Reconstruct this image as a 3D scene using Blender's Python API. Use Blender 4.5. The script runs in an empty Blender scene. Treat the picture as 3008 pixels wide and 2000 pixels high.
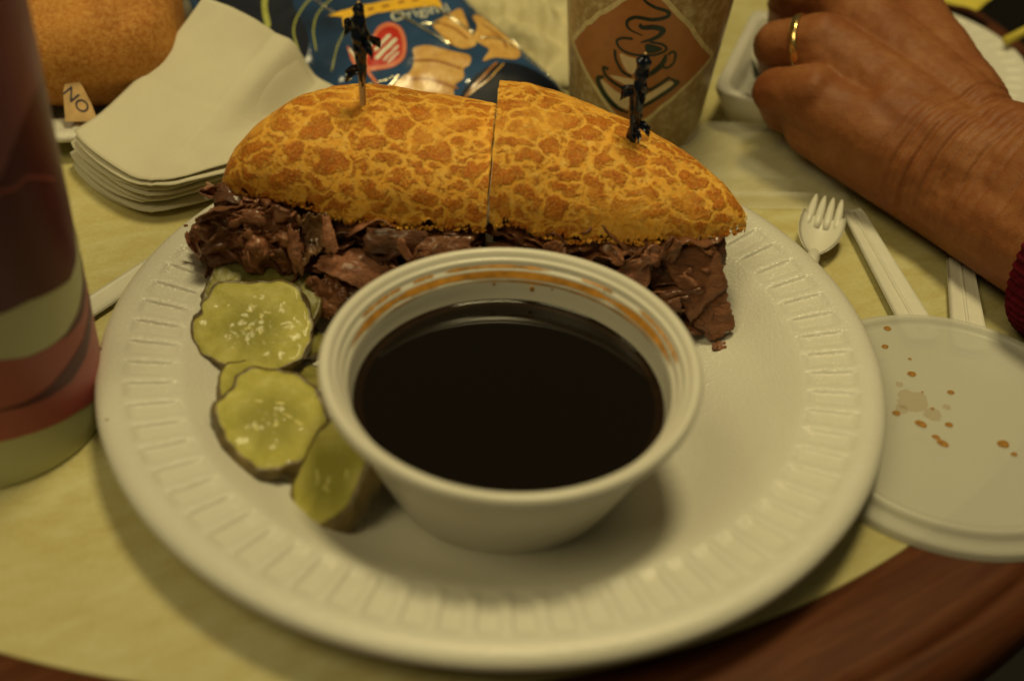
import bpy, math, random
from mathutils import Vector, Matrix, noise
from mathutils.geometry import delaunay_2d_cdt
random.seed(7)
S = 0.01                                   # everything below is written in centimetres
scn = bpy.context.scene
R = math.radians

# ------------------------------------------------------------------ camera
cam_d = bpy.data.cameras.new("camera")
cam = bpy.data.objects.new("camera", cam_d)
scn.collection.objects.link(cam)
PITCH, ROLL = 0.7049, 0.0692
fw = Vector((0, math.cos(PITCH), -math.sin(PITCH)))
up = Vector((0, math.sin(PITCH), math.cos(PITCH)))
rt = Vector((1, 0, 0))
r2 = rt * math.cos(ROLL) + up * math.sin(ROLL)
u2 = -rt * math.sin(ROLL) + up * math.cos(ROLL)
M = Matrix((r2, u2, -fw)).transposed().to_4x4()
M.translation = Vector((0, -34.48, 31.34)) * S
cam.matrix_world = M
cam_d.sensor_width = 36
cam_d.lens = 36 * 3979.6 / 3008
cam_d.clip_start = 0.01
cam_d.clip_end = 50
cam_d.dof.use_dof = True
cam_d.dof.focus_distance = 0.497
cam_d.dof.aperture_fstop = 5.2
scn.camera = cam

# ------------------------------------------------------------------ light
w = bpy.data.worlds.new("World")
scn.world = w
w.use_nodes = True
w.node_tree.nodes["Background"].inputs[0].default_value = (1.0, 0.84, 0.42, 1)
w.node_tree.nodes["Background"].inputs[1].default_value = 0.05


def area_lamp(name, loc, target, size, power, col):
    l = bpy.data.lights.new(name, 'AREA')
    l.shape = 'DISK'
    l.size = size
    l.energy = power
    l.color = col
    o = bpy.data.objects.new(name, l)
    scn.collection.objects.link(o)
    o.location = Vector(loc)
    o.rotation_euler = (Vector(target) - Vector(loc)).to_track_quat('-Z', 'Y').to_euler()
    return o


area_lamp("ceiling_lamp", (0.16, 0.44, 1.85), (0, 0.05, 0), 0.42, 18.5, (1.0, 0.83, 0.41))
area_lamp("ceiling_lamp_far", (-0.9, 0.5, 1.5), (0, 0.05, 0), 0.30, 1.0, (1.0, 0.83, 0.41))
area_lamp("room_lamp", (-.75, -.75, 1.7), (0, 0.05, 0), 0.9, 9.5, (1.0, 0.83, 0.41))
scn.view_settings.view_transform = 'Standard'
scn.view_settings.look = 'None'
scn.view_settings.exposure = 0
scn.view_settings.gamma = 1
scn.render.engine = 'CYCLES'
scn.cycles.max_bounces = 8
scn.cycles.transparent_max_bounces = 12

# ------------------------------------------------------------------ helpers


def lerp(a, b, t):
    return a + (b - a) * t


def interp(tab, x, k=1):
    if x <= tab[0][0]:
        return tab[0][k]
    for a, b in zip(tab, tab[1:]):
        if x <= b[0]:
            return lerp(a[k], b[k], (x - a[0]) / (b[0] - a[0]))
    return tab[-1][k]


def sstep(a, b, x):
    t = max(0, min(1, (x - a) / (b - a)))
    return t * t * (3 - 2 * t)


def nz(x, y, z, s=1.0):
    return noise.noise(Vector((x * s, y * s, z * s)))


def fbm(x, y, z, s=1.0, o=3):
    v, a = 0, 1
    for i in range(o):
        v += a * noise.noise(Vector((x * s + 7 * i, y * s, z * s)))
        s *= 2
        a *= .5
    return v


def tag(o, label=None, cat=None, group=None, kind=None):
    if label: o['label'] = label
    if cat: o['category'] = cat
    if group: o['group'] = group
    if kind: o['kind'] = kind
    return o


def thing(name, label, cat, loc=(0, 0, 0), group=None):
    o = bpy.data.objects.new(name, None)
    scn.collection.objects.link(o)
    o.location = Vector(loc) * S
    o.empty_display_size = .02
    return tag(o, label, cat, group)


def mesh(name, verts, faces, mat, parent=None, smooth=True, origin=None):
    """one mesh object; verts are world centimetres"""
    root = parent
    off = Vector((0, 0, 0))
    while root is not None:
        off += root.location / S
        root = root.parent
    o0 = Vector(origin) if origin is not None else off
    me = bpy.data.meshes.new(name)
    me.from_pydata([tuple((Vector(v) - o0) * S) for v in verts], [], faces)
    me.validate()
    if smooth:
        me.shade_smooth()
    me.materials.append(mat)
    o = bpy.data.objects.new(name, me)
    scn.collection.objects.link(o)
    if parent:
        o.parent = parent
        o.location = (o0 - off) * S
    else:
        o.location = o0 * S
    return o


def fixn(o):
    import bmesh
    bm = bmesh.new()
    bm.from_mesh(o.data)
    bmesh.ops.recalc_face_normals(bm, faces=bm.faces)
    bm.to_mesh(o.data)
    bm.free()
    return o


def grid(nu, nv, fn, cu=False, cv=False):
    vs = [fn(i / (nu if cu else nu - 1), j / (nv if cv else nv - 1)) for i in range(nu) for j in range(nv)]
    fs = []
    for i in range(nu if cu else nu - 1):
        for j in range(nv if cv else nv - 1):
            a = i * nv + j
            b = i * nv + (j + 1) % nv
            c = ((i + 1) % nu) * nv + (j + 1) % nv
            d = ((i + 1) % nu) * nv + j
            fs.append((a, b, c, d))
    return vs, fs


def sheet(nu, nv, fn, th, thf=None):
    """a sheet with real thickness; fn(u,v)->Vector mid surface"""
    P = [[Vector(fn(i / (nu - 1), j / (nv - 1))) for j in range(nv)] for i in range(nu)]
    top, bot = [], []
    for i in range(nu):
        for j in range(nv):
            du = P[min(i + 1, nu - 1)][j] - P[max(i - 1, 0)][j]
            dv = P[i][min(j + 1, nv - 1)] - P[i][max(j - 1, 0)]
            n = du.cross(dv)
            n = n.normalized() if n.length > 1e-9 else Vector((0, 0, 1))
            t = th * .5
            if i in (0, nu - 1) or j in (0, nv - 1): t *= .45
            top.append(P[i][j] + n * t)
            bot.append(P[i][j] - n * t)
    N = nu * nv
    fs = []
    for i in range(nu - 1):
        for j in range(nv - 1):
            a, b, c, d = i * nv + j, i * nv + j + 1, (i + 1) * nv + j + 1, (i + 1) * nv + j
            fs.append((a, d, c, b))
            fs.append((N + a, N + b, N + c, N + d))
    ring = [i * nv for i in range(nu)] + [(nu - 1) * nv + j for j in range(1, nv)] + \
           [i * nv + nv - 1 for i in range(nu - 2, -1, -1)] + [j for j in range(nv - 2, 0, -1)]
    for a, b in zip(ring, ring[1:] + ring[:1]):
        fs.append((a, b, N + b, N + a))
    return top + bot, fs


def revolve(prof, n, c, zoff=0, rf=None, close=False):
    vs, fs = [], []
    m = len(prof)
    for i in range(n):
        a = 2 * math.pi * i / n
        for r, z in prof:
            rr = r
            zz = z
            if rf: rr, zz = rf(a, r, z)
            vs.append((c[0] + rr * math.cos(a), c[1] + rr * math.sin(a), zz + zoff))
    for i in range(n):
        for j in range(m - 1 if not close else m):
            a = i * m + j
            b = i * m + (j + 1) % m
            fs.append((a, ((i + 1) % n) * m + j, ((i + 1) % n) * m + (j + 1) % m, b))
    return vs, fs


def tube(path, rad, n=10, cap=True):
    P = [Vector(p) for p in path]
    m = len(P)
    rs = rad if isinstance(rad, (list, tuple)) else [rad] * m
    vs, fs = [], []
    ref = None
    for i, p in enumerate(P):
        t = (P[min(i + 1, m - 1)] - P[max(i - 1, 0)]).normalized()
        if ref is None:
            ref = t.orthogonal().normalized()
        ref = (ref - t * ref.dot(t)).normalized()
        b = t.cross(ref)
        for k in range(n):
            a = 2 * math.pi * k / n
            vs.append(p + (ref * math.cos(a) + b * math.sin(a)) * rs[i])
    for i in range(m - 1):
        for k in range(n):
            fs.append((i * n + k, i * n + (k + 1) % n, (i + 1) * n + (k + 1) % n, (i + 1) * n + k))
    if cap:
        fs.append(tuple(range(n - 1, -1, -1)))
        fs.append(tuple((m - 1) * n + k for k in range(n)))
    return vs, fs


def catmull(P, n=6, closed=False):
    P = [Vector(p) for p in P]
    out = []
    m = len(P)
    for i in range(m if closed else m - 1):
        p0 = P[(i - 1) % m] if closed or i > 0 else P[0] * 2 - P[1]
        p1 = P[i]
        p2 = P[(i + 1) % m]
        p3 = P[(i + 2) % m] if closed or i + 2 < m else P[-1] * 2 - P[-2]
        for k in range(n):
            t = k / n
            out.append(.5 * ((2 * p1) + (-p0 + p2) * t + (2 * p0 - 5 * p1 + 4 * p2 - p3) * t * t + (-p0 + 3 * p1 - 3 * p2 + p3) * t ** 3))
    if not closed: out.append(P[-1])
    return out


def inside(p, poly):
    c = False
    j = len(poly) - 1
    for i in range(len(poly)):
        a, b = poly[i], poly[j]
        if (a[1] > p[1]) != (b[1] > p[1]) and p[0] < (b[0] - a[0]) * (p[1] - a[1]) / (b[1] - a[1]) + a[0]:
            c = not c
        j = i
    return c


def fill2d(poly, step):
    """triangulated polygon with inner grid points: list of 2D points and faces"""
    bd = []
    for a, b in zip(poly, poly[1:] + poly[:1]):
        a, b = Vector(a[:2]), Vector(b[:2])
        k = max(1, int((b - a).length / step))
        bd += [a + (b - a) * i / k for i in range(k)]
    pts = list(bd)
    x0, x1 = min(p[0] for p in bd), max(p[0] for p in bd)
    y0, y1 = min(p[1] for p in bd), max(p[1] for p in bd)
    for i in range(int((x1 - x0) / step) + 1):
        for j in range(int((y1 - y0) / step) + 1):
            p = Vector((x0 + (i + .5 * (j % 2)) * step, y0 + j * step))
            if inside(p, bd) and min((p - q).length for q in bd) > step * .4:
                pts.append(p)
    n = len(bd)
    v, e, f, *_ = delaunay_2d_cdt(pts, [(i, (i + 1) % n) for i in range(n)], [list(range(n))], 1, 1e-5)
    return v, [tuple(q) for q in f]


# ------------------------------------------------------------------ materials
class NT:
    def __init__(s, name):
        s.m = bpy.data.materials.new(name)
        s.m.use_nodes = True
        s.t = s.m.node_tree
        s.b = s.t.nodes['Principled BSDF']
        s.out = s.t.nodes['Material Output']
        tc = s.t.nodes.new('ShaderNodeTexCoord')
        mp = s.t.nodes.new('ShaderNodeMapping')
        mp.inputs['Scale'].default_value = (100, 100, 100)
        s.t.links.new(tc.outputs['Object'], mp.inputs[0])
        s.co = mp.outputs[0]

    def link(s, a, b):
        s.t.links.new(a, b)

    def map(s, scale=(1, 1, 1), rot=(0, 0, 0), src=None):
        n = s.t.nodes.new('ShaderNodeMapping')
        n.inputs['Scale'].default_value = scale
        n.inputs['Rotation'].default_value = rot
        s.link(src or s.co, n.inputs[0])
        return n.outputs[0]

    def noise(s, scale, detail=3, rough=.5, co=None, dist=0):
        n = s.t.nodes.new('ShaderNodeTexNoise')
        n.inputs['Scale'].default_value = scale
        n.inputs['Detail'].default_value = detail
        n.inputs['Roughness'].default_value = rough
        n.inputs['Distortion'].default_value = dist
        s.link(co or s.co, n.inputs['Vector'])
        return n.outputs['Fac']

    def ncol(s, scale, co=None, detail=2):
        n = s.t.nodes.new('ShaderNodeTexNoise')
        n.inputs['Scale'].default_value = scale
        n.inputs['Detail'].default_value = detail
        s.link(co or s.co, n.inputs['Vector'])
        return n.outputs['Color']

    def voro(s, scale, co=None, feature='F1'):
        n = s.t.nodes.new('ShaderNodeTexVoronoi')
        n.feature = feature
        n.inputs['Scale'].default_value = scale
        s.link(co or s.co, n.inputs['Vector'])
        return n.outputs['Distance']

    def ramp(s, fac, stops, interp='LINEAR'):
        n = s.t.nodes.new('ShaderNodeValToRGB')
        n.color_ramp.interpolation = interp
        el = n.color_ramp.elements
        while len(el) < len(stops): el.new(.5)
        for e, (p, c) in zip(el, stops):
            e.position = p
            e.color = (*c, 1) if len(c) == 3 else c
        s.link(fac, n.inputs[0])
        return n.outputs[0]

    def mix(s, fac, a, b, mode='MIX'):
        n = s.t.nodes.new('ShaderNodeMix')
        n.data_type = 'RGBA'
        n.blend_type = mode
        for k, v in ((0, fac), (6, a), (7, b)):
            if isinstance(v, bpy.types.NodeSocket): s.link(v, n.inputs[k])
            elif k == 0: n.inputs[0].default_value = v
            else: n.inputs[k].default_value = (*v, 1)
        return n.outputs[2]

    def math(s, op, a, b=0.0):
        n = s.t.nodes.new('ShaderNodeMath')
        n.operation = op
        for k, v in ((0, a), (1, b)):
            if isinstance(v, bpy.types.NodeSocket): s.link(v, n.inputs[k])
            else: n.inputs[k].default_value = v
        return n.outputs[0]

    def bump(s, h, dist, strength=1.0, prev=None):
        n = s.t.nodes.new('ShaderNodeBump')
        n.inputs['Distance'].default_value = dist * S
        n.inputs['Strength'].default_value = strength
        s.link(h, n.inputs['Height'])
        if prev: s.link(prev, n.inputs['Normal'])
        s.link(n.outputs[0], s.b.inputs['Normal'])
        return n.outputs[0]

    def set(s, **k):
        names = dict(col='Base Color', rough='Roughness', spec='Specular IOR Level', coat='Coat Weight', coatr='Coat Roughness',
                     metal='Metallic', trans='Transmission Weight', ior='IOR', alpha='Alpha', sss='Subsurface Weight')
        for a, v in k.items():
            i = s.b.inputs[names[a]]
            if isinstance(v, bpy.types.NodeSocket): s.link(v, i)
            elif a == 'col': i.default_value = (*v, 1)
            else: i.default_value = v
        return s


def simple(name, col, rough=.5, var=.12, vs=2.0, bump=0, bs=20, **k):
    n = NT(name)
    f = n.noise(vs, 4)
    lo = tuple(c * (1 - var) for c in col)
    hi = tuple(min(1, c * (1 + var)) for c in col)
    n.set(col=n.ramp(f, [(.3, lo), (.7, hi)]), rough=rough, **k)
    if bump: n.bump(n.noise(bs, 2), bump)
    return n.m


def mat_foam():
    n = NT("foam")
    f = n.noise(.25, 3)
    col = n.ramp(f, [(.3, (.65, .63, .55)), (.75, (.70, .68, .61))])
    n.set(col=col, rough=.24, spec=.6)
    b1 = n.bump(n.noise(16, 2, .6), .020, .9)
    n.bump(n.voro(8), .016, .7, b1)
    return n.m


def mat_table():
    n = NT("laminate")
    big = n.noise(.16, 4, .6)
    streak = n.noise(1.2, 5, .65, n.map((.45, 1.1, 1), (0, 0, 0), n.map((1, 1, 1), (0, 0, R(-28)))))
    fine = n.noise(7, 3, .6)
    c1 = n.ramp(streak, [(.30, (.46, .38, .14)), (.5, (.53, .48, .225)), (.70, (.60, .57, .33))])
    c2 = n.mix(n.ramp(big, [(.35, (0, 0, 0)), (.7, (.55, .55, .55))]), c1, (.50, .41, .16))
    c3 = n.mix(n.ramp(fine, [(.40, (0, 0, 0)), (.8, (.4, .4, .4))]), c2, (.62, .60, .36))
    n.set(col=c3, rough=.42, spec=.35)
    n.bump(fine, .003)
    return n.m


def mat_wood():
    n = NT("stained_wood")
    rc_ = n.map((1, 1, 1), (0, 0, R(-36)))
    co = n.map((.22, 3.2, 3.2), (0, 0, 0), rc_)
    g = n.noise(.55, 5, .65, co, .8)
    pores = n.noise(2.2, 3, .7, n.map((.35, 6, 6), (0, 0, 0), rc_))
    c = n.ramp(g, [(.28, (.050, .015, .006)), (.5, (.085, .027, .010)), (.72, (.13, .045, .017))])
    c = n.mix(n.ramp(pores, [(.52, (0, 0, 0)), (.66, (.65, .65, .65))]), c, (.08, .014, .007))
    n.set(col=c, rough=.55, spec=.15)
    n.bump(pores, .006)
    return n.m


def mat_crust():
    n = NT("dutch_crust")
    sep = n.t.nodes.new('ShaderNodeSeparateXYZ')
    n.link(n.co, sep.inputs[0])
    warp = n.ncol(.9, None, 4)
    v = n.t.nodes.new('ShaderNodeVectorMath')
    v.operation = 'MULTIPLY_ADD'
    n.link(warp, v.inputs[0])
    v.inputs[1].default_value = (1.3, 1.3, 1.3)
    n.link(n.co, v.inputs[2])
    fw_ = n.ncol(5, None, 3)
    v2 = n.t.nodes.new('ShaderNodeVectorMath')
    v2.operation = 'MULTIPLY_ADD'
    n.link(fw_, v2.inputs[0])
    v2.inputs[1].default_value = (.35, .35, .35)
    n.link(v.outputs[0], v2.inputs[2])
    co = n.map((.72, 1.0, 1.0), (0, 0, R(15)), v2.outputs[0])
    d1 = n.voro(1.25, co, 'DISTANCE_TO_EDGE')
    d2 = n.voro(2.3, co, 'DISTANCE_TO_EDGE')
    sp = n.noise(13, 3, .7)
    pat = n.noise(.45, 3, .5)
    lob = n.noise(3.2, 4, .75)
    d1 = n.math('ADD', d1, n.math('MULTIPLY', n.math('SUBTRACT', lob, .5), .34))
    a = n.ramp(d1, [(.035, (0, 0, 0)), (.145, (1, 1, 1))])
    b = n.ramp(d2, [(.0, (.25, .25, .25)), (.07, (1, 1, 1))])
    fac = n.math('MULTIPLY', a, n.math('ADD', n.math('MULTIPLY', b, .6), .4))
    loss = n.ramp(pat, [(.33, (.30, .30, .30)), (.46, (1, 1, 1))])
    fac = n.math('MULTIPLY', fac, loss)
    spk = n.ramp(sp, [(.34, (.50, .50, .50)), (.56, (1, 1, 1))])
    fac2 = n.math('MULTIPLY', fac, spk)
    tone = n.noise(2.6, 5, .75)
    dark = n.ramp(tone, [(.3, (.32, .066, .003)), (.55, (.53, .138, .006)), (.75, (.72, .26, .018))])
    mid = n.noise(3.5, 4, .7)
    light = n.ramp(mid, [(.30, (.90, .395, .030)), (.55, (.94, .50, .075)), (.8, (.96, .63, .17))])
    col = n.mix(fac2, light, dark)
    # browner towards the ends and the crest of the roll
    end = n.ramp(n.math('ABSOLUTE', n.math('ADD', sep.outputs[0], 1.2)), [(0, (0, 0, 0)), (1, (1, 1, 1))])
    n.set(col=col, rough=.55, spec=.3)
    b1 = n.bump(fac, .05, .9)
    b2 = n.bump(n.noise(12, 4, .8), .035, 1.0, b1)
    return n.m


def mat_crumb():
    n = NT("bread_crumb")
    n.set(col=n.ramp(n.noise(4, 4, .7), [(.3, (.72, .52, .20)), (.7, (.86, .70, .36))]), rough=.8, spec=.1)
    n.bump(n.voro(5), .12, .9)
    return n.m


def mat_meat(name, c0, c1, c2, gscale=3.0, wet=.3):
    n = NT(name)
    g = n.noise(1.0, 5, .7, n.map((1.0, gscale, gscale), (R(20), R(10), R(25))), 1.2)
    m = n.noise(.7, 4, .6)
    c = n.ramp(g, [(.30, c0), (.52, c1), (.75, c2)])
    c = n.mix(n.ramp(m, [(.4, (0, 0, 0)), (.75, (.55, .55, .55))]), c, tuple(x * .5 for x in c0))
    ck = n.voro(1.5, n.map((.55, 2.0, 2.0), (R(15), R(10), R(20))), 'DISTANCE_TO_EDGE')
    ckm = n.math('MULTIPLY', n.ramp(ck, [(.0, (1, 1, 1)), (.045, (0, 0, 0))]), n.ramp(m, [(.45, (0, 0, 0)), (.55, (.8, .8, .8))]))
    c = n.mix(ckm, c, tuple(x * .35 for x in c0))
    n.set(col=c, rough=.5, spec=.4, coat=min(1, wet * 1.4), coatr=.18)
    b = n.bump(g, .12, 1.0)
    n.bump(n.noise(9, 4, .75), .06, 1.0, b)
    return n.m


def mat_pickle():
    n = NT("pickle_flesh")
    m = n.noise(1.1, 4, .6)
    c = n.ramp(m, [(.3, (.34, .31, .040)), (.5, (.46, .42, .09)), (.75, (.60, .55, .19))])
    # wetter, darker seed chamber round each slice's own middle
    ln = n.t.nodes.new('ShaderNodeVectorMath')
    ln.operation = 'LENGTH'
    n.link(n.co, ln.inputs[0])
    d = n.math('ADD', ln.outputs['Value'], n.math('MULTIPLY', n.noise(1.6, 3), .9))
    c = n.mix(n.ramp(n.math('MULTIPLY', d, .33), [(.34, (.9, .9, .9)), (.60, (0, 0, 0))]), c, (.27, .25, .035))
    n.set(col=c, rough=.45, spec=.3, coat=.14, coatr=.08)
    b = n.bump(n.noise(2.2, 4, .6), .03, .6)
    n.bump(n.noise(11, 3, .7), .035, .9, b)
    return n.m


def mat_skin():
    n = NT("skin")
    m = n.noise(.45, 4, .6)
    f = n.noise(3.0, 4, .7)
    c = n.ramp(m, [(.28, (.20, .062, .020)), (.5, (.26, .095, .031)), (.75, (.34, .140, .050))])
    c = n.mix(n.ramp(f, [(.42, (0, 0, 0)), (.68, (.5, .5, .5))]), c, (.22, .058, .020))
    n.set(col=c, rough=.52, spec=.25)
    b = n.bump(n.noise(2.2, 5, .7, n.map((.5, 1.8, 1), (0, 0, R(45)))), .05, .6)
    n.bump(n.voro(14), .012, .6, b)
    return n.m


def mat_mottled(name, a, b, c, sc=1.2, rough=.4, alpha=1):
    n = NT(name)
    n.set(col=n.ramp(n.noise(sc, 5, .7), [(.3, a), (.5, b), (.72, c)]), rough=rough)
    if alpha < 1: n.set(alpha=alpha)
    n.bump(n.noise(6, 3), .01)
    return n.m


FOAM = mat_foam()
LAM = mat_table()
WOOD = mat_wood()
CRUST = mat_crust()
CRUMB = mat_crumb()
MEATS = [mat_meat("roast_beef", (.15, .048, .016), (.26, .093, .034), (.37, .155, .062)),
         mat_meat("roast_beef_dark", (.085, .025, .009), (.15, .050, .017), (.23, .088, .032)),
         mat_meat("roast_beef_pink", (.26, .088, .042), (.37, .145, .072), (.50, .235, .125), 1.5, .5),
         mat_meat("beef_fat", (.24, .10, .04), (.36, .18, .075), (.50, .29, .13), 2, .7)]
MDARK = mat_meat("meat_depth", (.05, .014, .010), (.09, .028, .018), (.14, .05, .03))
PICKLE = mat_pickle()
PSKIN = simple("pickle_skin", (.13, .092, .028), .4, .45, 1.6, .05, 4, coat=.15, coatr=.2)
PSKIN2 = simple("pickle_flesh_shaded", (.22, .20, .045), .5, .35, 1.3, .06, 4, coat=.12, coatr=.3)  # darker copy of the flesh, shade on tucked-under slices put into its colour
SEED = simple("pickle_seed", (.58, .52, .16), .3, .1)
PLASTIC = simple("white_plastic", (.68, .66, .57), .40, .03, spec=.5)
NAPKIN = simple("napkin_paper", (.64, .60, .47), .85, .03, .6, .01, 12, spec=.1)
PAPERW = simple("wrapper_paper", (.56, .50, .30), .6, .08, .5)
YPAPER = simple("yellow_paper", (.60, .50, .06), .7, .06)
STICK = simple("pick_wood", (.66, .44, .20), .6, .12, 8)
CELLO = simple("blue_cellophane", (.003, .007, .022), .16, .5, 4, spec=.6)
JUS = NT("jus").set(col=(.006, .004, .003), rough=.04, spec=.35).m
DROP = simple("amber_jus", (.34, .17, .035), .6, .3, 6, spec=.15)
RESID = simple("dried_jus", (.52, .24, .035), .25, .35, 2.2)
SKIN = mat_skin()
KNIT = simple("red_knit", (.10, .005, .012), .9, .4, 5, .05, 14, spec=.1)
FLOORM = simple("dark_floor", (.012, .009, .007), .7, .3)
GOLD = NT("gold").set(col=(.95, .68, .28), rough=.22, metal=1.0).m
MAROON = simple("maroon_print", (.095, .006, .024), .45, .12, .4)
MAROON2 = simple("maroon_print_light", (.42, .095, .095), .45, .10, .4)
CREAM = simple("cream_card", (.60, .60, .38), .5, .03, .3)
ROLLM = None

# ------------------------------------------------------------------ setting: floor and table
v, f = grid(2, 2, lambda a, b: (lerp(-400, 400, a), lerp(-400, 400, b), -74))
tag(mesh("floor", v, [q[::-1] for q in f], FLOORM, None, False), kind='structure')

TC = (-6.57, 16.89)
table = thing("round_table", "round cafe table, pale laminate top inside a dark reddish wooden edge", "table", (TC[0], TC[1], -74))
prof = [(0.01, 0), (10, 0), (20, 0), (29.95, 0), (29.98, -.05), (29.98, -1.5), (0.01, -1.5)]
v, f = revolve(prof, 240, TC)
mesh("laminate_top", v, f, LAM, table)
prof = [(30.0, -1.5), (30.0, -.04), (30.06, .015), (31.3, .02), (32.3, .02), (32.6, -.02), (32.8, -.14), (32.85, -.24), (33.0, -.26), (33.3, -.28), (33.7, -.5), (33.95, -.9), (34.0, -1.6), (33.8, -2.6), (33.4, -3.0), (30.0, -3.0)]
v, f = revolve(prof, 300, TC, close=True)
fixn(mesh("wooden_edge", v, f, WOOD, table))
v, f = revolve([(0.01, -1.55), (4, -1.55), (3.5, -10), (3.5, -68), (20, -72), (21, -73.9), (0.01, -73.9)], 48, TC)
fixn(mesh("pedestal", v, f, FLOORM, table))


# ------------------------------------------------------------------ foam plates
def plate(c, R0, label, name="foam_plate", NR=72, nth=1728, group=None, z0=0.0, tilt=0):
    k = R0 / 13.0
    t = thing(name, label, "plate", (c[0], c[1], z0), group)
    # top profile r, z
    pr = [(0.01, .42), (3, .42), (5, .42), (6.6, .42), (7.3, .46), (8.0, .58), (8.7, .82), (9.3, 1.14), (9.8, 1.46), (10.1, 1.62), (10.25, 1.69), (10.35, 1.72), (10.45, 1.735)]
    for i in range(1, 9): pr.append((10.45 + i * .19, 1.735 + i * .026))
    pr += [(12.06, 1.95), (12.15, 1.97), (12.3, 2.0), (12.5, 2.01), (12.7, 1.98), (12.85, 1.91), (12.95, 1.80), (13.0, 1.66), (12.97, 1.52), (12.88, 1.50),
           (12.80, 1.60), (12.6, 1.74), (12.2, 1.72), (10.6, 1.46), (10.1, 1.36), (9.4, .98), (8.7, .56), (8.0, .32), (7.2, .18), (6.5, .12), (6.3, 0.0), (6.0, 0.0), (5.8, .12), (0.01, .12)]

    def rf(a, r, z):
        u = (a * NR / (2 * math.pi)) % 1.0
        if 10.40 < r < 12.10 and z > 1.7:
            # recessed trapezoid panels between narrow ribs
            side = sstep(0.10, .16, u) * (1 - sstep(.70, .76, u))
            radial = sstep(10.42, 10.55, r) * (1 - sstep(11.98, 12.08, r))
            z -= .10 * side * radial
            z += .012 * math.exp(-((u - .92) / .09) ** 2) * radial
        z += .015 * math.sin(3 * a + 1) * (r / 13) ** 2
        return r * k, z * k if k < .9 else z
    v, f = revolve(pr, nth, c, z0, rf)
    mesh("plate_body", v, f, FOAM, t)
    return t


main_plate = plate((-.55, 0), 13.0, "large white foam plate with ribbed rim under the sandwich, pickles and sauce cup", group="white foam plates")
plate((-20.5, 19.4), 8.0, "small white foam plate under the brown bread roll at upper left", NR=60, nth=480, group="white foam plates")
plate((16.9, 23.6), 6.6, "small white ribbed foam plate beyond the wrist at upper right", NR=44, nth=440, group="white foam plates")

# ------------------------------------------------------------------ sauce cup
CC = (0.03, -4.43)
cupt = thing("sauce_cup", "round white foam cup of dark dipping sauce at the centre of the plate", "cup", (CC[0], CC[1], .42))
prof = [(0.01, .425), (3.3, .425), (3.55, .46), (3.68, .6), (4.10, 1.6), (4.60, 2.8), (4.95, 3.6), (5.12, 3.98), (5.26, 4.22), (5.40, 4.40), (5.52, 4.54), (5.60, 4.66), (5.64, 4.76), (5.66, 4.90), (5.60, 5.02), (5.50, 5.08), (5.38, 5.07), (5.30, 5.00), (5.26, 4.90), (5.22, 4.86), (5.16, 4.86), (5.12, 4.80), (5.11, 4.70), (5.06, 4.62), (4.99, 4.60), (4.96, 4.52), (4.95, 4.42), (4.90, 4.36), (4.84, 4.33), (4.81, 4.22), (4.76, 3.9), (4.69, 3.5), (4.2, 2.2), (3.5, .7), (3.3, .56), (0.01, .56)]
v, f = revolve(prof, 256, CC, 0, lambda a, r, z: (r * (1 + .003 * math.sin(2 * a + .6)), z + .03 * math.sin(2 * a + 1) * (r / 5.6) ** 4))
CUPM = NT("foam_cup")
CUPM.set(col=CUPM.ramp(CUPM.noise(.5, 3), [(.3, (.68, .65, .56)), (.7, (.72, .69, .61))]), rough=.3, spec=.45)
CUPM.bump(CUPM.noise(10, 2), .006)
fixn(mesh("cup_body", v, f, CUPM.m, cupt))


def arc_strip(name, a0, a1, rz0, rz1, mat, parent, seed, w=.5, n=140, lift=.012):
    vs, fs = [], []
    for i in range(n + 1):
        t = i / n
        a = R(lerp(a0, a1, t))
        k = (.35 + .65 * (fbm(t * 9 + seed, seed, 0, 1.0) * .8 + .55)) * min(1, t * 12, (1 - t) * 12) * w
        k = max(.02, min(1, k))
        for s_ in (0.0, 1.0):
            q = .5 + (s_ - .5) * k
            r = lerp(rz0[0], rz1[0], q) - lift
            z = lerp(rz0[1], rz1[1], q) + lift
            vs.append((CC[0] + r * math.cos(a), CC[1] + r * math.sin(a), z + .03 * math.sin(2 * a + 1) * (r / 5.6) ** 4))
    for i in range(n):
        fs.append((2 * i, 2 * i + 1, 2 * i + 3, 2 * i + 2))
    return mesh(name, vs, fs, mat, parent)


arc_strip("sauce_residue", 10, 172, (4.97, 4.53), (4.835, 4.33), RESID, cupt, 3.1, 1.25)
arc_strip("sauce_residue", 20, 150, (4.835, 4.33), (4.79, 4.12), RESID, cupt, 5.2, .40)
for a0, a1, sd in ((8, 40, 1), (52, 66, 2), (78, 118, 4), (122, 131, 6), (136, 158, 8)):
    arc_strip("sauce_residue", a0, a1, (5.11, 4.70), (4.99, 4.60), RESID, cupt, sd, .75, 50)
jus = thing("dipping_sauce", "dark brown au jus filling the white cup, almost black", "sauce", (CC[0], CC[1], 3.45))
prof = [(0.01, 3.50), (4.3, 3.50), (4.60, 3.503), (4.665, 3.515), (4.70, 3.56), (4.66, 3.3), (0.01, 3.2)]
v, f = revolve(prof, 200, CC)
fixn(mesh("sauce_surface", v, f, JUS, jus))
v, f = revolve([(4.42, 3.502), (4.5, 3.506), (4.6, 3.512), (4.67, 3.53), (4.70, 3.57)], 200, CC)
fixn(mesh("sauce_edge", v, f, simple("thin_jus", (.016, .008, .004), .05, .3, 1.0, spec=.4), jus))
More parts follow.
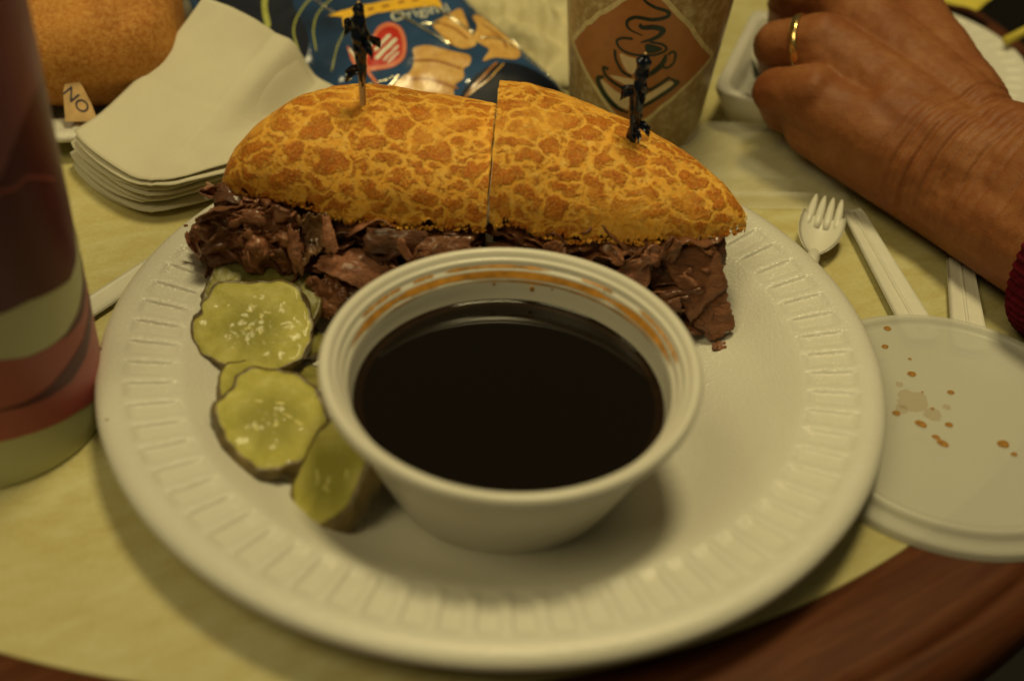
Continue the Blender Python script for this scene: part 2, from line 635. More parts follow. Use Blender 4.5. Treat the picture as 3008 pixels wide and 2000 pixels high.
for i, (a, z, r) in enumerate(((84, 4.02, .075), (76, 4.14, .035), (99, 4.13, .045))):
    rr = 4.70 + (z - 3.5) * .13
    cx, cy = CC[0] + rr * math.cos(R(a)), CC[1] + rr * math.sin(R(a))
    v, f = grid(10, 12, lambda u, w_: (cx + r * math.sin(math.pi * u) * math.cos(2 * math.pi * w_), cy - .02 + .3 * r * math.sin(math.pi * u) * math.sin(2 * math.pi * w_), z + 1.4 * r * math.cos(math.pi * u)), False, True)
    mesh("sauce_droplet", v, f, RESID, cupt)

# ------------------------------------------------------------------ sandwich
LT = [(-10.47, 4.55, 4.1, 5.2, .30), (-10.3, 4.3, 4.3, 5.9, .72), (-10.1, 4.1, 4.42, 6.4, 1.0), (-9.8, 3.95, 4.52, 6.9, 1.28), (-9.5, 3.8, 4.6, 7.2, 1.58), (-9, 3.64, 4.68, 7.7, 1.9),
      (-8.5, 3.53, 4.7, 8.2, 2.18), (-8, 3.45, 4.58, 8.76, 2.4), (-7, 3.34, 4.46, 9.33, 2.65), (-6, 3.27, 4.08, 9.71, 2.75), (-5, 3.23, 4.22, 9.68, 2.75), (-4, 3.21, 3.98, 9.68, 2.7), (-3, 3.2, 4.14, 9.57, 2.6), (-2, 3.2, 4.18, 9.43, 2.5), (-1.15, 3.2, 4.16, 9.36, 2.4)]
RTb = [(-1.08, 3.2, 4.42, 10.46, 2.9), (0, 3.2, 4.50, 10.44, 2.9), (1, 3.21, 4.06, 10.13, 2.85), (2, 3.22, 3.92, 9.67, 2.7), (3, 3.26, 4.10, 9.16, 2.5), (4, 3.32, 3.98, 8.7, 2.3), (5, 3.41, 4.0, 7.94, 2.05),
       (6, 3.56, 3.98, 7.22, 1.65), (6.5, 3.68, 4.03, 6.7, 1.4), (7, 3.84, 4.15, 6.2, 1.10), (7.3, 3.97, 4.2, 5.8, .85), (7.6, 4.2, 4.2, 5.4, .55), (7.75, 4.35, 4.15, 5.2, .38), (7.88, 4.5, 4.1, 4.9, .2)]


def bun_section(tab, x):
    return [interp(tab, x, k) for k in (1, 2, 3, 4)]


def top_bun(tab, nx, cutside, parent):
    x0, x1 = tab[0][0], tab[-1][0]
    nt, nb = 84, 10
    vs = []
    for i in range(nx):
        u = i / (nx - 1)
        # denser slices near the rounded end
        uu = u
        x = lerp(x0, x1, uu)
        yf, zf, yb, bz = bun_section(tab, x)
        yc, ay = (yf + yb) / 2, (yb - yf) / 2
        for j in range(nt + nb):
            if j < nt:
                t = math.pi * j / (nt - 1)
                c = -math.cos(t)
                y = yc + ay * c
                z = zf + (4.2 - zf) * (c + 1) / 2 + bz * max(0, math.sin(t)) ** .85
                n = Vector((0, c * bz, math.sin(t) * ay))
                n = n.normalized() if n.length > 0 else Vector((0, 0, 1))
                d = .08 * fbm(x, y, z, .5, 2) + .018 * fbm(x + 9, y, z, 3.5, 3)
                edge = math.exp(-j / 1.6) + math.exp(-(nt - 1 - j) / 1.6)
                jag = edge * (.22 * nz(x * 1.5, 8.3, 0) + .26 * nz(x * 3.1, 3.3, 0) + .26 * nz(x * 8.5, 1.7, 0) + .18 * nz(x * 17, 5.7, 0))
                p = Vector((x, y, z)) + n * d * (1 - .5 * edge)
                p.z += jag - edge * .02
                p.y -= edge * .05
                if cutside == 'R' and i > nx - 3 or cutside == 'L' and i < 2:
                    p.x += .05 * nz(p.x, p.y * 2.5, p.z * 2.5)
            else:
                q = (j - nt + 1) / (nb + 1)
                y = lerp(yb - .25 * ay, yf + .12 * ay, q)
                z = 4.35 + min(bz * .25, .25) + .06 * fbm(x, y, 2, 2.2)
                p = Vector((x, y, z))
            vs.append(p)
    m = nt + nb
    fs = []
    for i in range(nx - 1):
        for j in range(m):
            fs.append((i * m + j, i * m + (j + 1) % m, (i + 1) * m + (j + 1) % m, (i + 1) * m + j))
    for i, rev in ((0, 0), (nx - 1, 1)):
        ring = [i * m + j for j in range(m)]
        # cap as a strip between crust and underside
        cidx = len(vs)
        cen = sum((vs[k] for k in ring), Vector()) / m
        vs.append(cen)
        for j in range(m):
            a, b = ring[j], ring[(j + 1) % m]
            fs.append((a, b, cidx) if rev else (b, a, cidx))
    return vs, fs


def bun_object(tab, nx, cutside, parent):
    vs, fs = top_bun(tab, nx, cutside, parent)
    o = mesh("top_bun", vs, fs, CRUST, parent, True, (0, 0, 0))
    fixn(o)
    o.data.materials.append(CRUMB)
    nt, nb, m = 84, 10, 94
    for p in o.data.polygons:
        js = [k % m for k in p.vertices if k < nx * m]
        if len(js) < 4 or min(js) >= nt - 1 or (max(js) - min(js) > 60 and len(js) == 4):
            p.material_index = 1
    return o


halfL = thing("sandwich_half", "left half of the roast beef sandwich, mottled brown crust, meat spilling at its left end", "sandwich", (-5.8, 6.2, .45), "halves of the cut roast beef sandwich")
halfR = thing("sandwich_half", "right half of the roast beef sandwich, its crust tapering to a point on the right", "sandwich", (3.4, 6.0, .45), "halves of the cut roast beef sandwich")
bun_object(LT, 300, 'R', halfL)
bun_object(RTb, 300, 'L', halfR)


def crumbs_on_edge(tab, parent, n, seed):
    """ragged crumbs along the torn lower edge of the crust"""
    rnd = random.Random(seed)
    vs, fs = [], []
    for i in range(n):
        x = rnd.uniform(tab[0][0] + .2, tab[-1][0] - .05)
        yf, zf, yb, bz = bun_section(tab, x)
        r = rnd.uniform(.03, .085)
        c = Vector((x, yf - .03 + rnd.uniform(-.02, .06), zf + rnd.uniform(-.12, .05)))
        b = len(vs)
        for d in ((1, 0, 0), (-1, 0, 0), (0, 1, 0), (0, -1, 0), (0, 0, 1), (0, 0, -1)):
            vs.append(c + Vector(d) * r * rnd.uniform(.6, 1.3))
        for a, b_, c_ in ((0, 2, 4), (2, 1, 4), (1, 3, 4), (3, 0, 4), (2, 0, 5), (1, 2, 5), (3, 1, 5), (0, 3, 5)):
            fs.append((b + a, b + b_, b + c_))
    o = mesh("crust_crumbs", vs, fs, CRUST, parent, False, (0, 0, 0))
    tag(o, kind='stuff')


crumbs_on_edge(LT, halfL, 330, 1)
crumbs_on_edge(RTb, halfR, 330, 2)


def blob(x0, x1, fy, by, z0, z1, parent, name, mat, amp=.12, nu=60, nv=48):
    def fn(u, v):
        x = lerp(x0, x1, u)
        e = math.sqrt(max(0.0, 1 - (2 * u - 1) ** 8))
        a = 2 * math.pi * v
        cy, cz = (fy(x) + by(x)) / 2, (z0 + z1) / 2
        ry, rz = (by(x) - fy(x)) / 2 * e, (z1 - z0) / 2 * max(e, .05)
        ca, sa = math.cos(a), math.sin(a)
        y = cy + ry * abs(ca) ** .6 * (1 if ca > 0 else -1)
        z = cz + rz * abs(sa) ** .6 * (1 if sa > 0 else -1)
        y += amp * fbm(x, y, z, .9)
        z += amp * .5 * fbm(x + 5, y, z, .9)
        return (x + amp * fbm(x, y + 4, z, .9), y, z)
    v, f = grid(nu, nv, fn, False, True)
    return fixn(mesh(name, v, f, mat, parent))


# bottom buns and inner pile of beef
for par, xa, xb in ((halfL, -9.9, -1.2), (halfR, -1.0, 6.6)):
    ye = (lambda x: 8.8 - .035 * (x + 1.2) ** 2) if par is halfL else (lambda x: 9.2 - .06 * (x + 1.2) ** 2)
    blob(xa, xb, lambda x: 3.7 + .012 * (x + 1.2) ** 2, ye, .47, 1.7, par, "bottom_bun", CRUST, .08)
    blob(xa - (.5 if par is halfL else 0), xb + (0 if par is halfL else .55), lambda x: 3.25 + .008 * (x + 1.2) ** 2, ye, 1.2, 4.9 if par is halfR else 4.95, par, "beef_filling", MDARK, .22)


def slice_(parent, sec, c, axis, upv, L, mat, th=.15, seed=0, ruf=.10, nu=26, taper=0.0, ragged=.18):
    """folded sheet of beef: sec = cross-section in (out, up) cm; swept along axis"""
    ax = Vector(axis).normalized()
    upv = Vector(upv)
    upv = (upv - ax * upv.dot(ax)).normalized()
    out = upv.cross(ax).normalized()
    if out.y > 0: out = -out
    pts = catmull([(a, b, 0) for a, b in sec], 6)
    C0 = Vector(c)

    def fn(u, v):
        k = v * (len(pts) - 1)
        i = min(int(k), len(pts) - 2)
        p = pts[i].lerp(pts[i + 1], k - i)
        s_ = (u - .5) * L * (1 + ragged * nz(v * 5 + seed, u * 1.3, seed) + ragged * .5 * nz(v * 14 + seed, 3, 0))
        tp = (1 - taper * u) * (1 - .45 * abs(2 * u - 1) ** 5)
        q = C0 + ax * s_ + out * (p.x * tp) + upv * (p.y * tp)
        d = ruf * fbm(u * L * .9 + seed, v * 3, seed * 1.3, 1.0, 3)
        q += out * d + upv * (.7 * ruf * fbm(u * L + seed + 9, v * 2.4, 2, 1.0, 2)) + ax * .05 * nz(v * 20, seed, u * 3)
        q += Vector((fbm(q.x, q.y, q.z, .55, 2), fbm(q.x + 9, q.y, q.z, .55, 2) * .5, fbm(q.x, q.y + 9, q.z, .55, 2))) * .22
        q += Vector((nz(q.x, q.y, q.z, 2.6), nz(q.x + 5, q.y, q.z, 2.6), nz(q.x, q.y + 5, q.z, 2.6))) * .12
        return q
    v, f = sheet(nu, len(pts), fn, th)
    return fixn(mesh("beef_slice", v, f, mat, parent))


CURL = [(.0, -.7), (.42, -.55), (.6, 0), (.45, .5), (.05, .62), (-.2, .35), (-.1, .05)]
FOLD = [(-.5, -.5), (.2, -.6), (.62, -.35), (.5, 0), (-.1, .05), (-.3, .2), (.1, .45), (.5, .5)]
WAVE = [(-.4, -.9), (.1, -.7), (.25, -.4), (.0, -.1), (.25, .2), (.1, .5), (.3, .8)]
JAY = [(-.6, .2), (0, .35), (.5, .15), (.55, -.35), (.25, -.8), (.3, -1.2)]
FLAT = [(-.9, .1), (-.3, .2), (.3, .12), (.8, -.1), (1.1, -.4)]
SECS = [CURL, FOLD, WAVE, JAY, FLAT]
rnd = random.Random(11)


def frontY(x, z):
    b = 2.9 + .006 * (x + 1.3) ** 2 + (4.2 - z) * -.22
    if x < -8: b -= .10 * (-8 - x)
    return b


# ruffled shaved layers, torn front edges showing, each half its own
def layer(parent, x0, x1, z, mat, seed, th=.08, depth=1.5, amp=.2, curl=.5, dy=0.0):
    n = max(14, int((x1 - x0) * 11))

    def fn(u, v):
        x = lerp(x0, x1, u)
        tear = .34 * fbm(x * .8, seed, 1, 1.0, 3) + .16 * nz(x * 4.2, seed, 3)
        endt = .9 * abs(2 * u - 1) ** 4
        y = frontY(x, z) + dy + (1.3 * sstep(-6.2, -7.4, x) if z < 2.0 and x > -10.2 else 0) + tear + endt * (1 - v) + v * depth
        f = (1 - v)
        ph = fbm(x * 1.15, seed * 2.1, v * .6, 1.0, 2)
        zz = z + amp * ph * (.4 + .6 * f) + curl * f ** 2.2 * (nz(x * .9, seed, 7) * 1.6 - .15) + .05 * nz(x * 5, v * 5, seed)
        y += .30 * f ** 2 * abs(nz(x * .9, seed, 7)) + .10 * nz(x * 2.4, v * 3, seed)
        return Vector((x + .22 * nz(x * 1.1, v * 2, seed + 4), y, zz))
    v, f = sheet(n, 12, fn, th)
    return fixn(mesh("beef_slice", v, f, mat, parent))


for par, xa, xb in ((halfL, -10.3, -1.25), (halfR, -1.0, 7.0)):
    zz = .95
    k = 0
    while zz < 4.25:
        x = xa + rnd.uniform(-.2, .8)
        while x < xb - .9:
            L = rnd.uniform(1.8, 4.2)
            xe = min(x + L, xb)
            layer(par, x, xe, zz + rnd.uniform(-.08, .08), rnd.choice([MEATS[0], MEATS[0], MEATS[1], MEATS[1], MEATS[2]]), k * 5.3 + (90 if par is halfR else 0),
                  rnd.uniform(.06, .12), rnd.uniform(1.0, 1.7), rnd.uniform(.12, .26), rnd.uniform(.2, .75), rnd.uniform(-.12, .35))
            x = xe - rnd.uniform(.2, .9)
            k += 1
        zz += rnd.uniform(.26, .36)
    # tight little curls between the layers
    for i in range(16):
        x = rnd.uniform(xa + .5, xb - .5)
        z = rnd.uniform(1.1, 3.9)
        kk = rnd.uniform(.30, .6)
        slice_(par, [(a * kk, b * kk) for a, b in rnd.choice([CURL, FOLD, JAY, WAVE])], (x, frontY(x, z) + rnd.uniform(-.1, .25), z),
               (rnd.uniform(.2, 1), rnd.uniform(-.5, .5), rnd.uniform(-1, 1)), (rnd.uniform(-.5, .5), .3, 1), rnd.uniform(.8, 1.9),
               rnd.choice([MEATS[0], MEATS[1], MEATS[2]]), rnd.uniform(.05, .09), i * 3.1 + 7, rnd.uniform(.12, .22), 20)
# crumpled shaved shreds bulging out of the left end
for i in range(62):
    x = -11.0 + 3.3 * rnd.random() + rnd.uniform(-.2, .2)
    z = rnd.uniform(.9 if x < -10.4 else 2.7, 4.1)
    y = frontY(x, z) + .10 + max(0, -10.2 - x) * 1.0 + rnd.uniform(-.15, .35) + abs(z - 2.6) * .12
    if i % 3:      # curled edges turned to the front
        kk = rnd.uniform(.38, .72)
        slice_(halfL, [(p * kk, q * kk) for p, q in rnd.choice([CURL, FOLD, FOLD, JAY])], (x, y + .35, z),
               (rnd.uniform(-.55, .55), -1, rnd.uniform(.2, 1.0)), (rnd.uniform(-1, 1), 0, rnd.uniform(-1, 1) or .1), rnd.uniform(.9, 1.6),
               rnd.choice([MEATS[2], MEATS[2], MEATS[0], MEATS[3]]), rnd.uniform(.06, .10), 200 + i * 2.7, rnd.uniform(.10, .18), 22)
    else:
        kk = rnd.uniform(.45, .85)
        slice_(halfL, [(p * kk, q * kk) for p, q in rnd.choice([CURL, WAVE, JAY])], (x, y, z),
               (rnd.uniform(-1, 1), rnd.uniform(-.5, .3), rnd.uniform(-.6, .6)), (rnd.uniform(-.4, .4), rnd.uniform(-.3, .6), 1), rnd.uniform(1.0, 2.0),
               rnd.choice([MEATS[0], MEATS[2], MEATS[0]]), rnd.uniform(.06, .09), 200 + i * 2.7, rnd.uniform(.12, .2), 24)
# core of the crumpled beef at the left end
def fn(u, w_):
    th_, ph_ = math.pi * u, 2 * math.pi * w_
    d = Vector((math.sin(th_) * math.cos(ph_), math.sin(th_) * math.sin(ph_), math.cos(th_)))
    p = Vector((-9.6, 4.6, 3.1)) + Vector((d.x * 1.45, d.y * 1.35, d.z * 1.1))
    return p + d * (-.25 + .42 * fbm(p.x, p.y, p.z, 1.6, 4) + .2 * abs(nz(p.x, p.y, p.z, 4.5)))
v, f = grid(70, 90, fn, False, True)
fixn(mesh("beef_slice", v, f, MEATS[0], halfL))


def quad_slice(parent, c, mat, th, seed, bulge=.2, ripple=.08, n=34, tear=.10, curl=0.0):
    """a piece of beef hung between four corner points, torn edges"""
    c = [Vector(p) for p in c]
    N = (c[1] - c[0]).cross(c[3] - c[0]).normalized()
    if N.y > 0: N = -N

    def fn(u, v):
        e0 = tear * nz(v * 4, seed, 1) + tear * .6 * nz(v * 13, seed, 2)
        e1 = tear * nz(v * 4, seed, 3) + tear * .6 * nz(v * 13, seed, 4)
        f0 = tear * nz(u * 4, seed, 5) + tear * .6 * nz(u * 13, seed, 6)
        f1 = tear * nz(u * 4, seed, 7) + tear * .6 * nz(u * 13, seed, 8)
        uu, vv = lerp(e0, 1 + e1, u), lerp(f0, 1 + f1, v)
        p = c[0].lerp(c[1], uu).lerp(c[3].lerp(c[2], uu), vv)
        b = bulge * math.sin(math.pi * u) * .5 + bulge * math.sin(math.pi * v) * .5
        p += N * (b + ripple * fbm(p.x, p.y, p.z, 1.5, 3))
        p -= N * curl * (1 - v) ** 3 + N * curl * .6 * v ** 4
        return p
    v, f = sheet(n, n, fn, th)
    return fixn(mesh("beef_slice", v, f, mat, parent))


quad_slice(halfL, [(-10.7, 3.7, 4.22), (-10.4, 4.4, 4.45), (-7.6, 4.0, 4.3), (-7.9, 3.1, 4.12)], MEATS[1], .10, 1.5, .1, .14, tear=.12)
quad_slice(halfL, [(-7.2, 2.45, 2.75), (-6.06, 3.1, 3.15), (-4.1, 2.75, 2.85), (-4.87, 1.85, 2.1)], MEATS[2], .10, 2.5, .30, .04, curl=.35, tear=.07)
quad_slice(halfL, [(-7.5, 3.3, 4.2), (-6.5, 3.3, 4.3), (-6.35, 2.9, 3.3), (-7.45, 2.6, 2.5)], MEATS[3], .07, 3.5, -.38, .07, curl=-.3, tear=.16)
quad_slice(halfL, [(-6.75, 3.2, 4.3), (-6.45, 3.1, 4.3), (-6.1, 2.5, 3.4), (-6.5, 2.45, 3.2)], MEATS[2], .07, 13.5, .2, .07, tear=.12)
quad_slice(halfL, [(-7.9, 2.9, 3.9), (-7.5, 2.7, 4.0), (-7.3, 2.3, 2.6), (-7.7, 2.4, 2.4)], MEATS[2], .07, 4.5, .25, .10, tear=.14)
quad_slice(halfL, [(-7.3, 2.4, 2.1), (-6.3, 2.5, 2.4), (-5.5, 1.9, 1.7), (-6.5, 1.6, 1.0)], MEATS[0], .10, 5.5, .2, .22, tear=.14)
quad_slice(halfL, [(-6.6, 2.1, 1.9), (-5.5, 2.2, 2.0), (-4.6, 1.7, 1.3), (-5.7, 1.5, .9)], MEATS[1], .09, 6.5, .2, .24, tear=.14)
quad_slice(halfL, [(-5.2, 3.0, 4.1), (-3.2, 3.0, 4.1), (-3.0, 2.7, 3.3), (-5.3, 2.6, 3.3)], MEATS[1], .09, 7.5, .3, .10, tear=.08)
quad_slice(halfL, [(-3.6, 2.9, 3.9), (-1.6, 3.0, 4.0), (-1.5, 2.5, 3.2), (-3.4, 2.5, 3.2)], MEATS[0], .09, 8.5, .3, .10, tear=.08)
quad_slice(halfR, [(5.0, 3.5, 3.6), (6.75, 3.75, 4.0), (7.40, 3.1, 2.55), (6.15, 2.45, 1.30)], MEATS[0], .24, 9.5, .16, .05, tear=.06)
quad_slice(halfR, [(6.0, 2.95, 1.45), (7.27, 3.15, 2.45), (7.80, 2.65, 1.20), (7.10, 2.3, .62)], MEATS[0], .24, 10.5, .12, .08, tear=.10)
quad_slice(halfR, [(4.4, 3.3, 3.5), (5.6, 3.4, 3.7), (5.9, 2.9, 2.0), (4.8, 2.7, 1.6)], MEATS[1], .12, 11.5, -.3, .12, tear=.10)
quad_slice(halfR, [(5.5, 3.9, 3.9), (7.1, 4.1, 4.0), (7.3, 3.7, 3.0), (5.9, 3.2, 3.0)], MEATS[1], .14, 12.5, .2, .08, tear=.06)

cr = thing("beef_crumb", "small torn shred of beef lying on the plate beyond the cup's right side", "food scrap", (7.4, 2.05, .5))
v, f = sheet(14, 10, lambda u, w_: Vector((7.05 + .85 * u, 1.9 + .28 * w_ + .22 * nz(u * 5, w_ * 2, 1), .56 + .16 * abs(nz(u * 4, w_ * 3, 7)) + .10 * w_)), .09)
mesh("beef_shred", v, f, MEATS[0], cr)


for (x, y, z), r, lb in (((-12.1, 5.15, 2.0), .09, "brown bread crumb on the plate rim left of the beef"), ((-13.35, -1.7, 1.90), .08, "reddish speck on the outer left edge of the plate beside the maroon cup"),
                         ((-12.2, -5.0, 1.96), .06, "tiny reddish speck on the lower left plate rim")):
    v, f = grid(7, 9, lambda u, w_: (x + r * math.sin(math.pi * u) * math.cos(6.283 * w_) * (1 + .4 * nz(u * 3, w_ * 4, x)), y + r * .8 * math.sin(math.pi * u) * math.sin(6.283 * w_), z + r * .6 * math.cos(math.pi * u)), False, True)
    tag(fixn(mesh("food_crumb", v, f, MEATS[0], None, False, (x, y, z))), lb, "crumb", "specks of food on the plate rim")

# ------------------------------------------------------------------ cocktail picks
def pick(base, top, frill, label, seed):
    t = thing("cocktail_pick", label, "cocktail pick", base, "frilled picks stuck in the sandwich")
    B, T = Vector(base), Vector(top)
    n = 14
    v, f = tube([B.lerp(T, i / n) for i in range(n + 1)], [.115 if i < n - 1 else .05 for i in range(n + 1)], 12)
    mesh("stick", v, f, STICK, t)
    ax = (T - B).normalized()
    L = (T - B).length
    rr = random.Random(seed)
    # crinkled cellophane wound round the stick: several twisted ribbons
    n2 = 70
    P = [B + ax * L * lerp(frill[0], frill[1], i / n2) for i in range(n2 + 1)]

    def core(u, v_):
        a = 6.2832 * v_
        rad = interp(frill[2], u, 1)
        tw = a + 5.0 * u
        k = .62 + .42 * abs(math.sin(tw * 1.5 + 2 * nz(u * 5, seed, 1))) * (.6 + .8 * abs(nz(u * 7, seed, 2))) + .22 * nz(math.cos(a) * 2, u * 11, seed)
        e = min(1, u * 14 + .35, (1 - u) * 10 + .2)
        p = B + ax * L * lerp(frill[0], frill[1], u)
        return p + Vector((math.cos(a), math.sin(a), 0)) * max(.09, rad * k * e) + ax * .06 * nz(u * 9, math.cos(a) * 2, seed)
    v, f = grid(n2, 26, core, False, True)
    mesh("cellophane_wrap", v, f, CELLO, t, True)
    for k in range(5):
        u0 = rr.uniform(.05, .9)
        a0 = rr.uniform(0, 6.28)
        c0 = B + ax * L * lerp(frill[0], frill[1], u0)
        od = Vector((math.cos(a0), math.sin(a0), 0))
        hgt, ln = rr.uniform(.25, .5), rr.uniform(.22, .42)
        v, f = sheet(8, 8, lambda u, v_: c0 + od * (.08 + (interp(frill[2], u0, 1) * .7 + ln) * v_) + ax * ((u - .5) * hgt * (1 + .5 * v_) - .25 * v_ * v_) + Vector((-od.y, od.x, 0)) * .12 * nz(u * 3, v_ * 3, k + seed), .025)
        mesh("cellophane_frill", v, f, CELLO, t, False)
    return t


pick((-5.68, 6.2, 6.2), (-5.78, 6.25, 10.75), (.28, 1.0, [(0, .10), (.18, .17), (.4, .26), (.62, .36), (.78, .30), (.9, .22), (1, .30)]),
     "dark blue frilled pick in the sandwich half nearer the paper napkins", 3)
pick((3.62, 5.9, 5.6), (3.75, 6.0, 9.75), (.16, 1.0, [(0, .26), (.1, .22), (.2, .18), (.4, .30), (.62, .30), (.8, .24), (.93, .28), (1, .26)]),
     "dark blue frilled pick in front of the coffee-logo cup", 8)


# ------------------------------------------------------------------ pickles
def pickle(c, r, nrm, label, seed, th=.5, dark=False, el=(1, 1), spin=0, notch=None, fl=0.0):
    t = thing("pickle_slice", label, "pickle", c, "pickle slices on the plate")
    Nn = Vector(nrm).normalized()
    q = Nn.to_track_quat('Z', 'Y')
    Mr = q.to_matrix() @ Matrix.Rotation(spin, 3, 'Z')
    C0 = Vector(c)
    n, m = 120, 44

    def rad(a):
        k = r * (1 + .014 * math.sin(a * 17 + seed) + .022 * math.sin(a * 5 + seed * 2) + .085 * nz(math.cos(a) * 1.6, math.sin(a) * 1.6, seed) * 2 + .030 * nz(math.cos(a) * 6, math.sin(a) * 6, seed + 3))
        if notch:
            for an, dp, wd in notch:
                d = (a - an + math.pi) % (2 * math.pi) - math.pi
                k *= 1 - dp * math.exp(-(d / wd) ** 2)
        return k

    def place(x, y, z):
        return C0 + Mr @ Vector((x * el[0], y * el[1], z))

    def topz(x, y):
        return .07 * fbm(x, y, seed, .9) + .022 * fbm(x, y, seed + 4, 2.4) + .10 * nz(x * .35, y * .35, seed + 8)
    vs, fs = [], []
    for i in range(n):
        a = 2 * math.pi * i / n
        R1 = rad(a)
        for j in range(m):
            s_ = j / (m - 1)
            rr = R1 * .985 * max(s_, .004)
            x, y = rr * math.cos(a), rr * math.sin(a)
            z = topz(x, y) - .03 * sstep(.92, 1, s_)
            vs.append(place(x, y, z))
    for i in range(n):
        for j in range(m - 1):
            fs.append((i * m + j, i * m + j + 1, ((i + 1) % n) * m + j + 1, ((i + 1) % n) * m + j))
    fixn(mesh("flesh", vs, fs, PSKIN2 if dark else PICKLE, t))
    vs, fs = [], []
    rings = [(.975, -.01), (1.005, .0), (1.02 + .3 * fl, -.06), (1.04 + .8 * fl, -.5 * th), (1.03 + fl, -.8 * th), (.98 + .9 * fl, -th), (.6, -th), (.004, -th)]
    for i in range(n):
        a = 2 * math.pi * i / n
        for k, (s_, dz) in enumerate(rings):
            R1 = rad(a + (.06 * k if k > 2 else 0)) * s_
            x, y = R1 * math.cos(a), R1 * math.sin(a)
            b = .05 * nz(a * 9, k * .8, seed) if 1 < k < 6 else 0
            vs.append(place(x * (1 + b / r), y * (1 + b / r), topz(x, y) * (1 if k < 4 else .4) + dz))
    m2 = len(rings)
    for i in range(n):
        for j in range(m2 - 1):
            fs.append((i * m2 + j, i * m2 + j + 1, ((i + 1) % n) * m2 + j + 1, ((i + 1) % n) * m2 + j))
    fixn(mesh("skin", vs, fs, PSKIN, t))
    if not dark:
        rr = random.Random(int(seed * 10))
        for k in range(6):
            a = rr.uniform(0, 6.28)
            d = rr.uniform(.12, .52) * r
            x0, y0, an = d * math.cos(a), d * math.sin(a), a + rr.uniform(-1.6, 1.6)
            v, f = grid(7, 10, lambda u, w_: place(x0 + .17 * math.cos(math.pi * u) * math.cos(an) - .055 * math.sin(math.pi * u) * math.cos(6.283 * w_) * math.sin(an),
                                                   y0 + .17 * math.cos(math.pi * u) * math.sin(an) + .055 * math.sin(math.pi * u) * math.cos(6.283 * w_) * math.cos(an),
                                                   topz(x0, y0) - .008 + .026 * math.sin(math.pi * u) * math.sin(6.283 * w_)), False, True)
            mesh("seed", v, f, SEED, t)
    return t


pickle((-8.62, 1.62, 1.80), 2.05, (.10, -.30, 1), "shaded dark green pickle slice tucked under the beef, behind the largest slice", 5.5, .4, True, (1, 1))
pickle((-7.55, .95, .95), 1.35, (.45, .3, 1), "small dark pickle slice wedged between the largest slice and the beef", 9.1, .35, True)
pickle((-8.0, -2.2, 1.05), 1.45, (.3, -.1, 1), "pale pickle slice mostly hidden under the two bigger pickle slices", 2.6, .35)
pickle((-8.72, .18, 1.75), 2.02, (.05, -.30, 1), "largest yellow-green pickle slice, scalloped, nearest the left rim of the plate", 1.3, .40, False, (1, .98), 0, [(2.85, .10, .12), (1.25, .04, .3), (5.2, .05, .25)])
pickle((-7.30, -4.2, 1.80), 1.70, (.10, -.14, 1), "round pickle slice with dark skin below it, in the middle of the three", 3.4, 1.15, False, (1, 1.16), 0, None, .10)
pickle((-5.15, -6.5, 1.95), 1.45, (-.68, -.48, .9), "narrow pickle slice leaning against the sauce cup", 7.7, .75, False, (.86, 1.18), .35, None, .24)
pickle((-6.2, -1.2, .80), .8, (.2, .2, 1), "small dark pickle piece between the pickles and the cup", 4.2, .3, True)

# ------------------------------------------------------------------ lid with drops
LC = (15.0, -.72)
LIDM = NT("translucent_lid")
LIDM.set(col=(.70, .69, .62), rough=.35, spec=.35, alpha=.52)
lid = thing("container_lid", "round translucent white plastic lid dotted with brown drops, right of the plate", "lid", (LC[0], LC[1], 0))
prof = [(0.01, .55), (4.75, .55), (4.9, .57), (5.0, .66), (5.08, .74), (5.2, .76), (5.3, .70), (5.36, .56), (5.44, .46), (5.6, .36), (5.74, .32), (5.80, .24), (5.82, .12), (5.84, .02), (5.78, .02), (5.74, .10), (5.70, .24), (5.4, .38), (5.28, .5), (5.2, .68), (5.06, .64), (4.95, .50), (0.01, .49)]
v, f = revolve(prof, 200, LC)
fixn(mesh("lid_shell", v, f, LIDM.m, lid))
drops = [((13.55, 3.45), .17, "topmost drop"), ((13.30, 2.42), .15, ""), ((14.07, 1.83), .08, ""), ((14.0, 1.02), .19, ""), ((15.2, .2), .15, ""),
         ((13.1, -1.05), .17, ""), ((13.85, -1.50), .20, ""), ((14.8, -1.45), .16, ""), ((14.25, -2.1), .14, ""), ((14.42, -2.38), .19, ""), ((16.45, -2.2), .24, ""), ((16.7, -2.65), .13, ""), ((14.4, -.7), .08, ""), ((14.2, .1), .06, "")]
dl = ["amber sauce drop nearest the top edge of the lid", "amber drop just below the topmost one on the lid", "tiny pale drop near the top of the lid",
      "bold drop in the upper middle of the lid", "lone drop right of the middle of the lid", "flat drop on the lid right beside the plate rim", "long dark drop in the centre of the lid",
      "faint drop right of the long dark one on the lid", "upper drop of the joined pair low on the lid", "lower drop of the joined pair low on the lid",
      "largest dark drop by the right edge of the photo", "small drop under the largest one by the photo's right edge", "pinhead drop amid the faint stain on the lid", "smallest speck of sauce above the faint stain"]
for i, ((x, y), r, _) in enumerate(drops):
    y += .38
    r *= .74
    el, an = (1.5, -.6) if i in (6, 8, 9) else (1.15, 0.2)
    dz = .55
    ca, sa = math.cos(an), math.sin(an)
    sd = i * 2.3

    def fn(u, w_):
        a = 6.2832 * w_
        rr = r * max(u, .01) * (1 + .2 * nz(math.cos(a), math.sin(a), sd))
        px, py = rr * math.cos(a) * el, rr * math.sin(a)
        return (x + px * ca - py * sa, y + px * sa + py * ca, dz + .003 + r * .34 * math.sqrt(max(0, 1 - u * u)))
    v, f = grid(8, 18, fn, False, True)
    o = fixn(mesh("sauce_drop", v, f, DROP, None, True, (x, y, dz)))
    tag(o, dl[i], "sauce drop", "drops of sauce on the lid")
STAIN = NT("faint_stain").set(col=(.45, .28, .08), rough=.4, alpha=.22).m
vs, fs = [], []
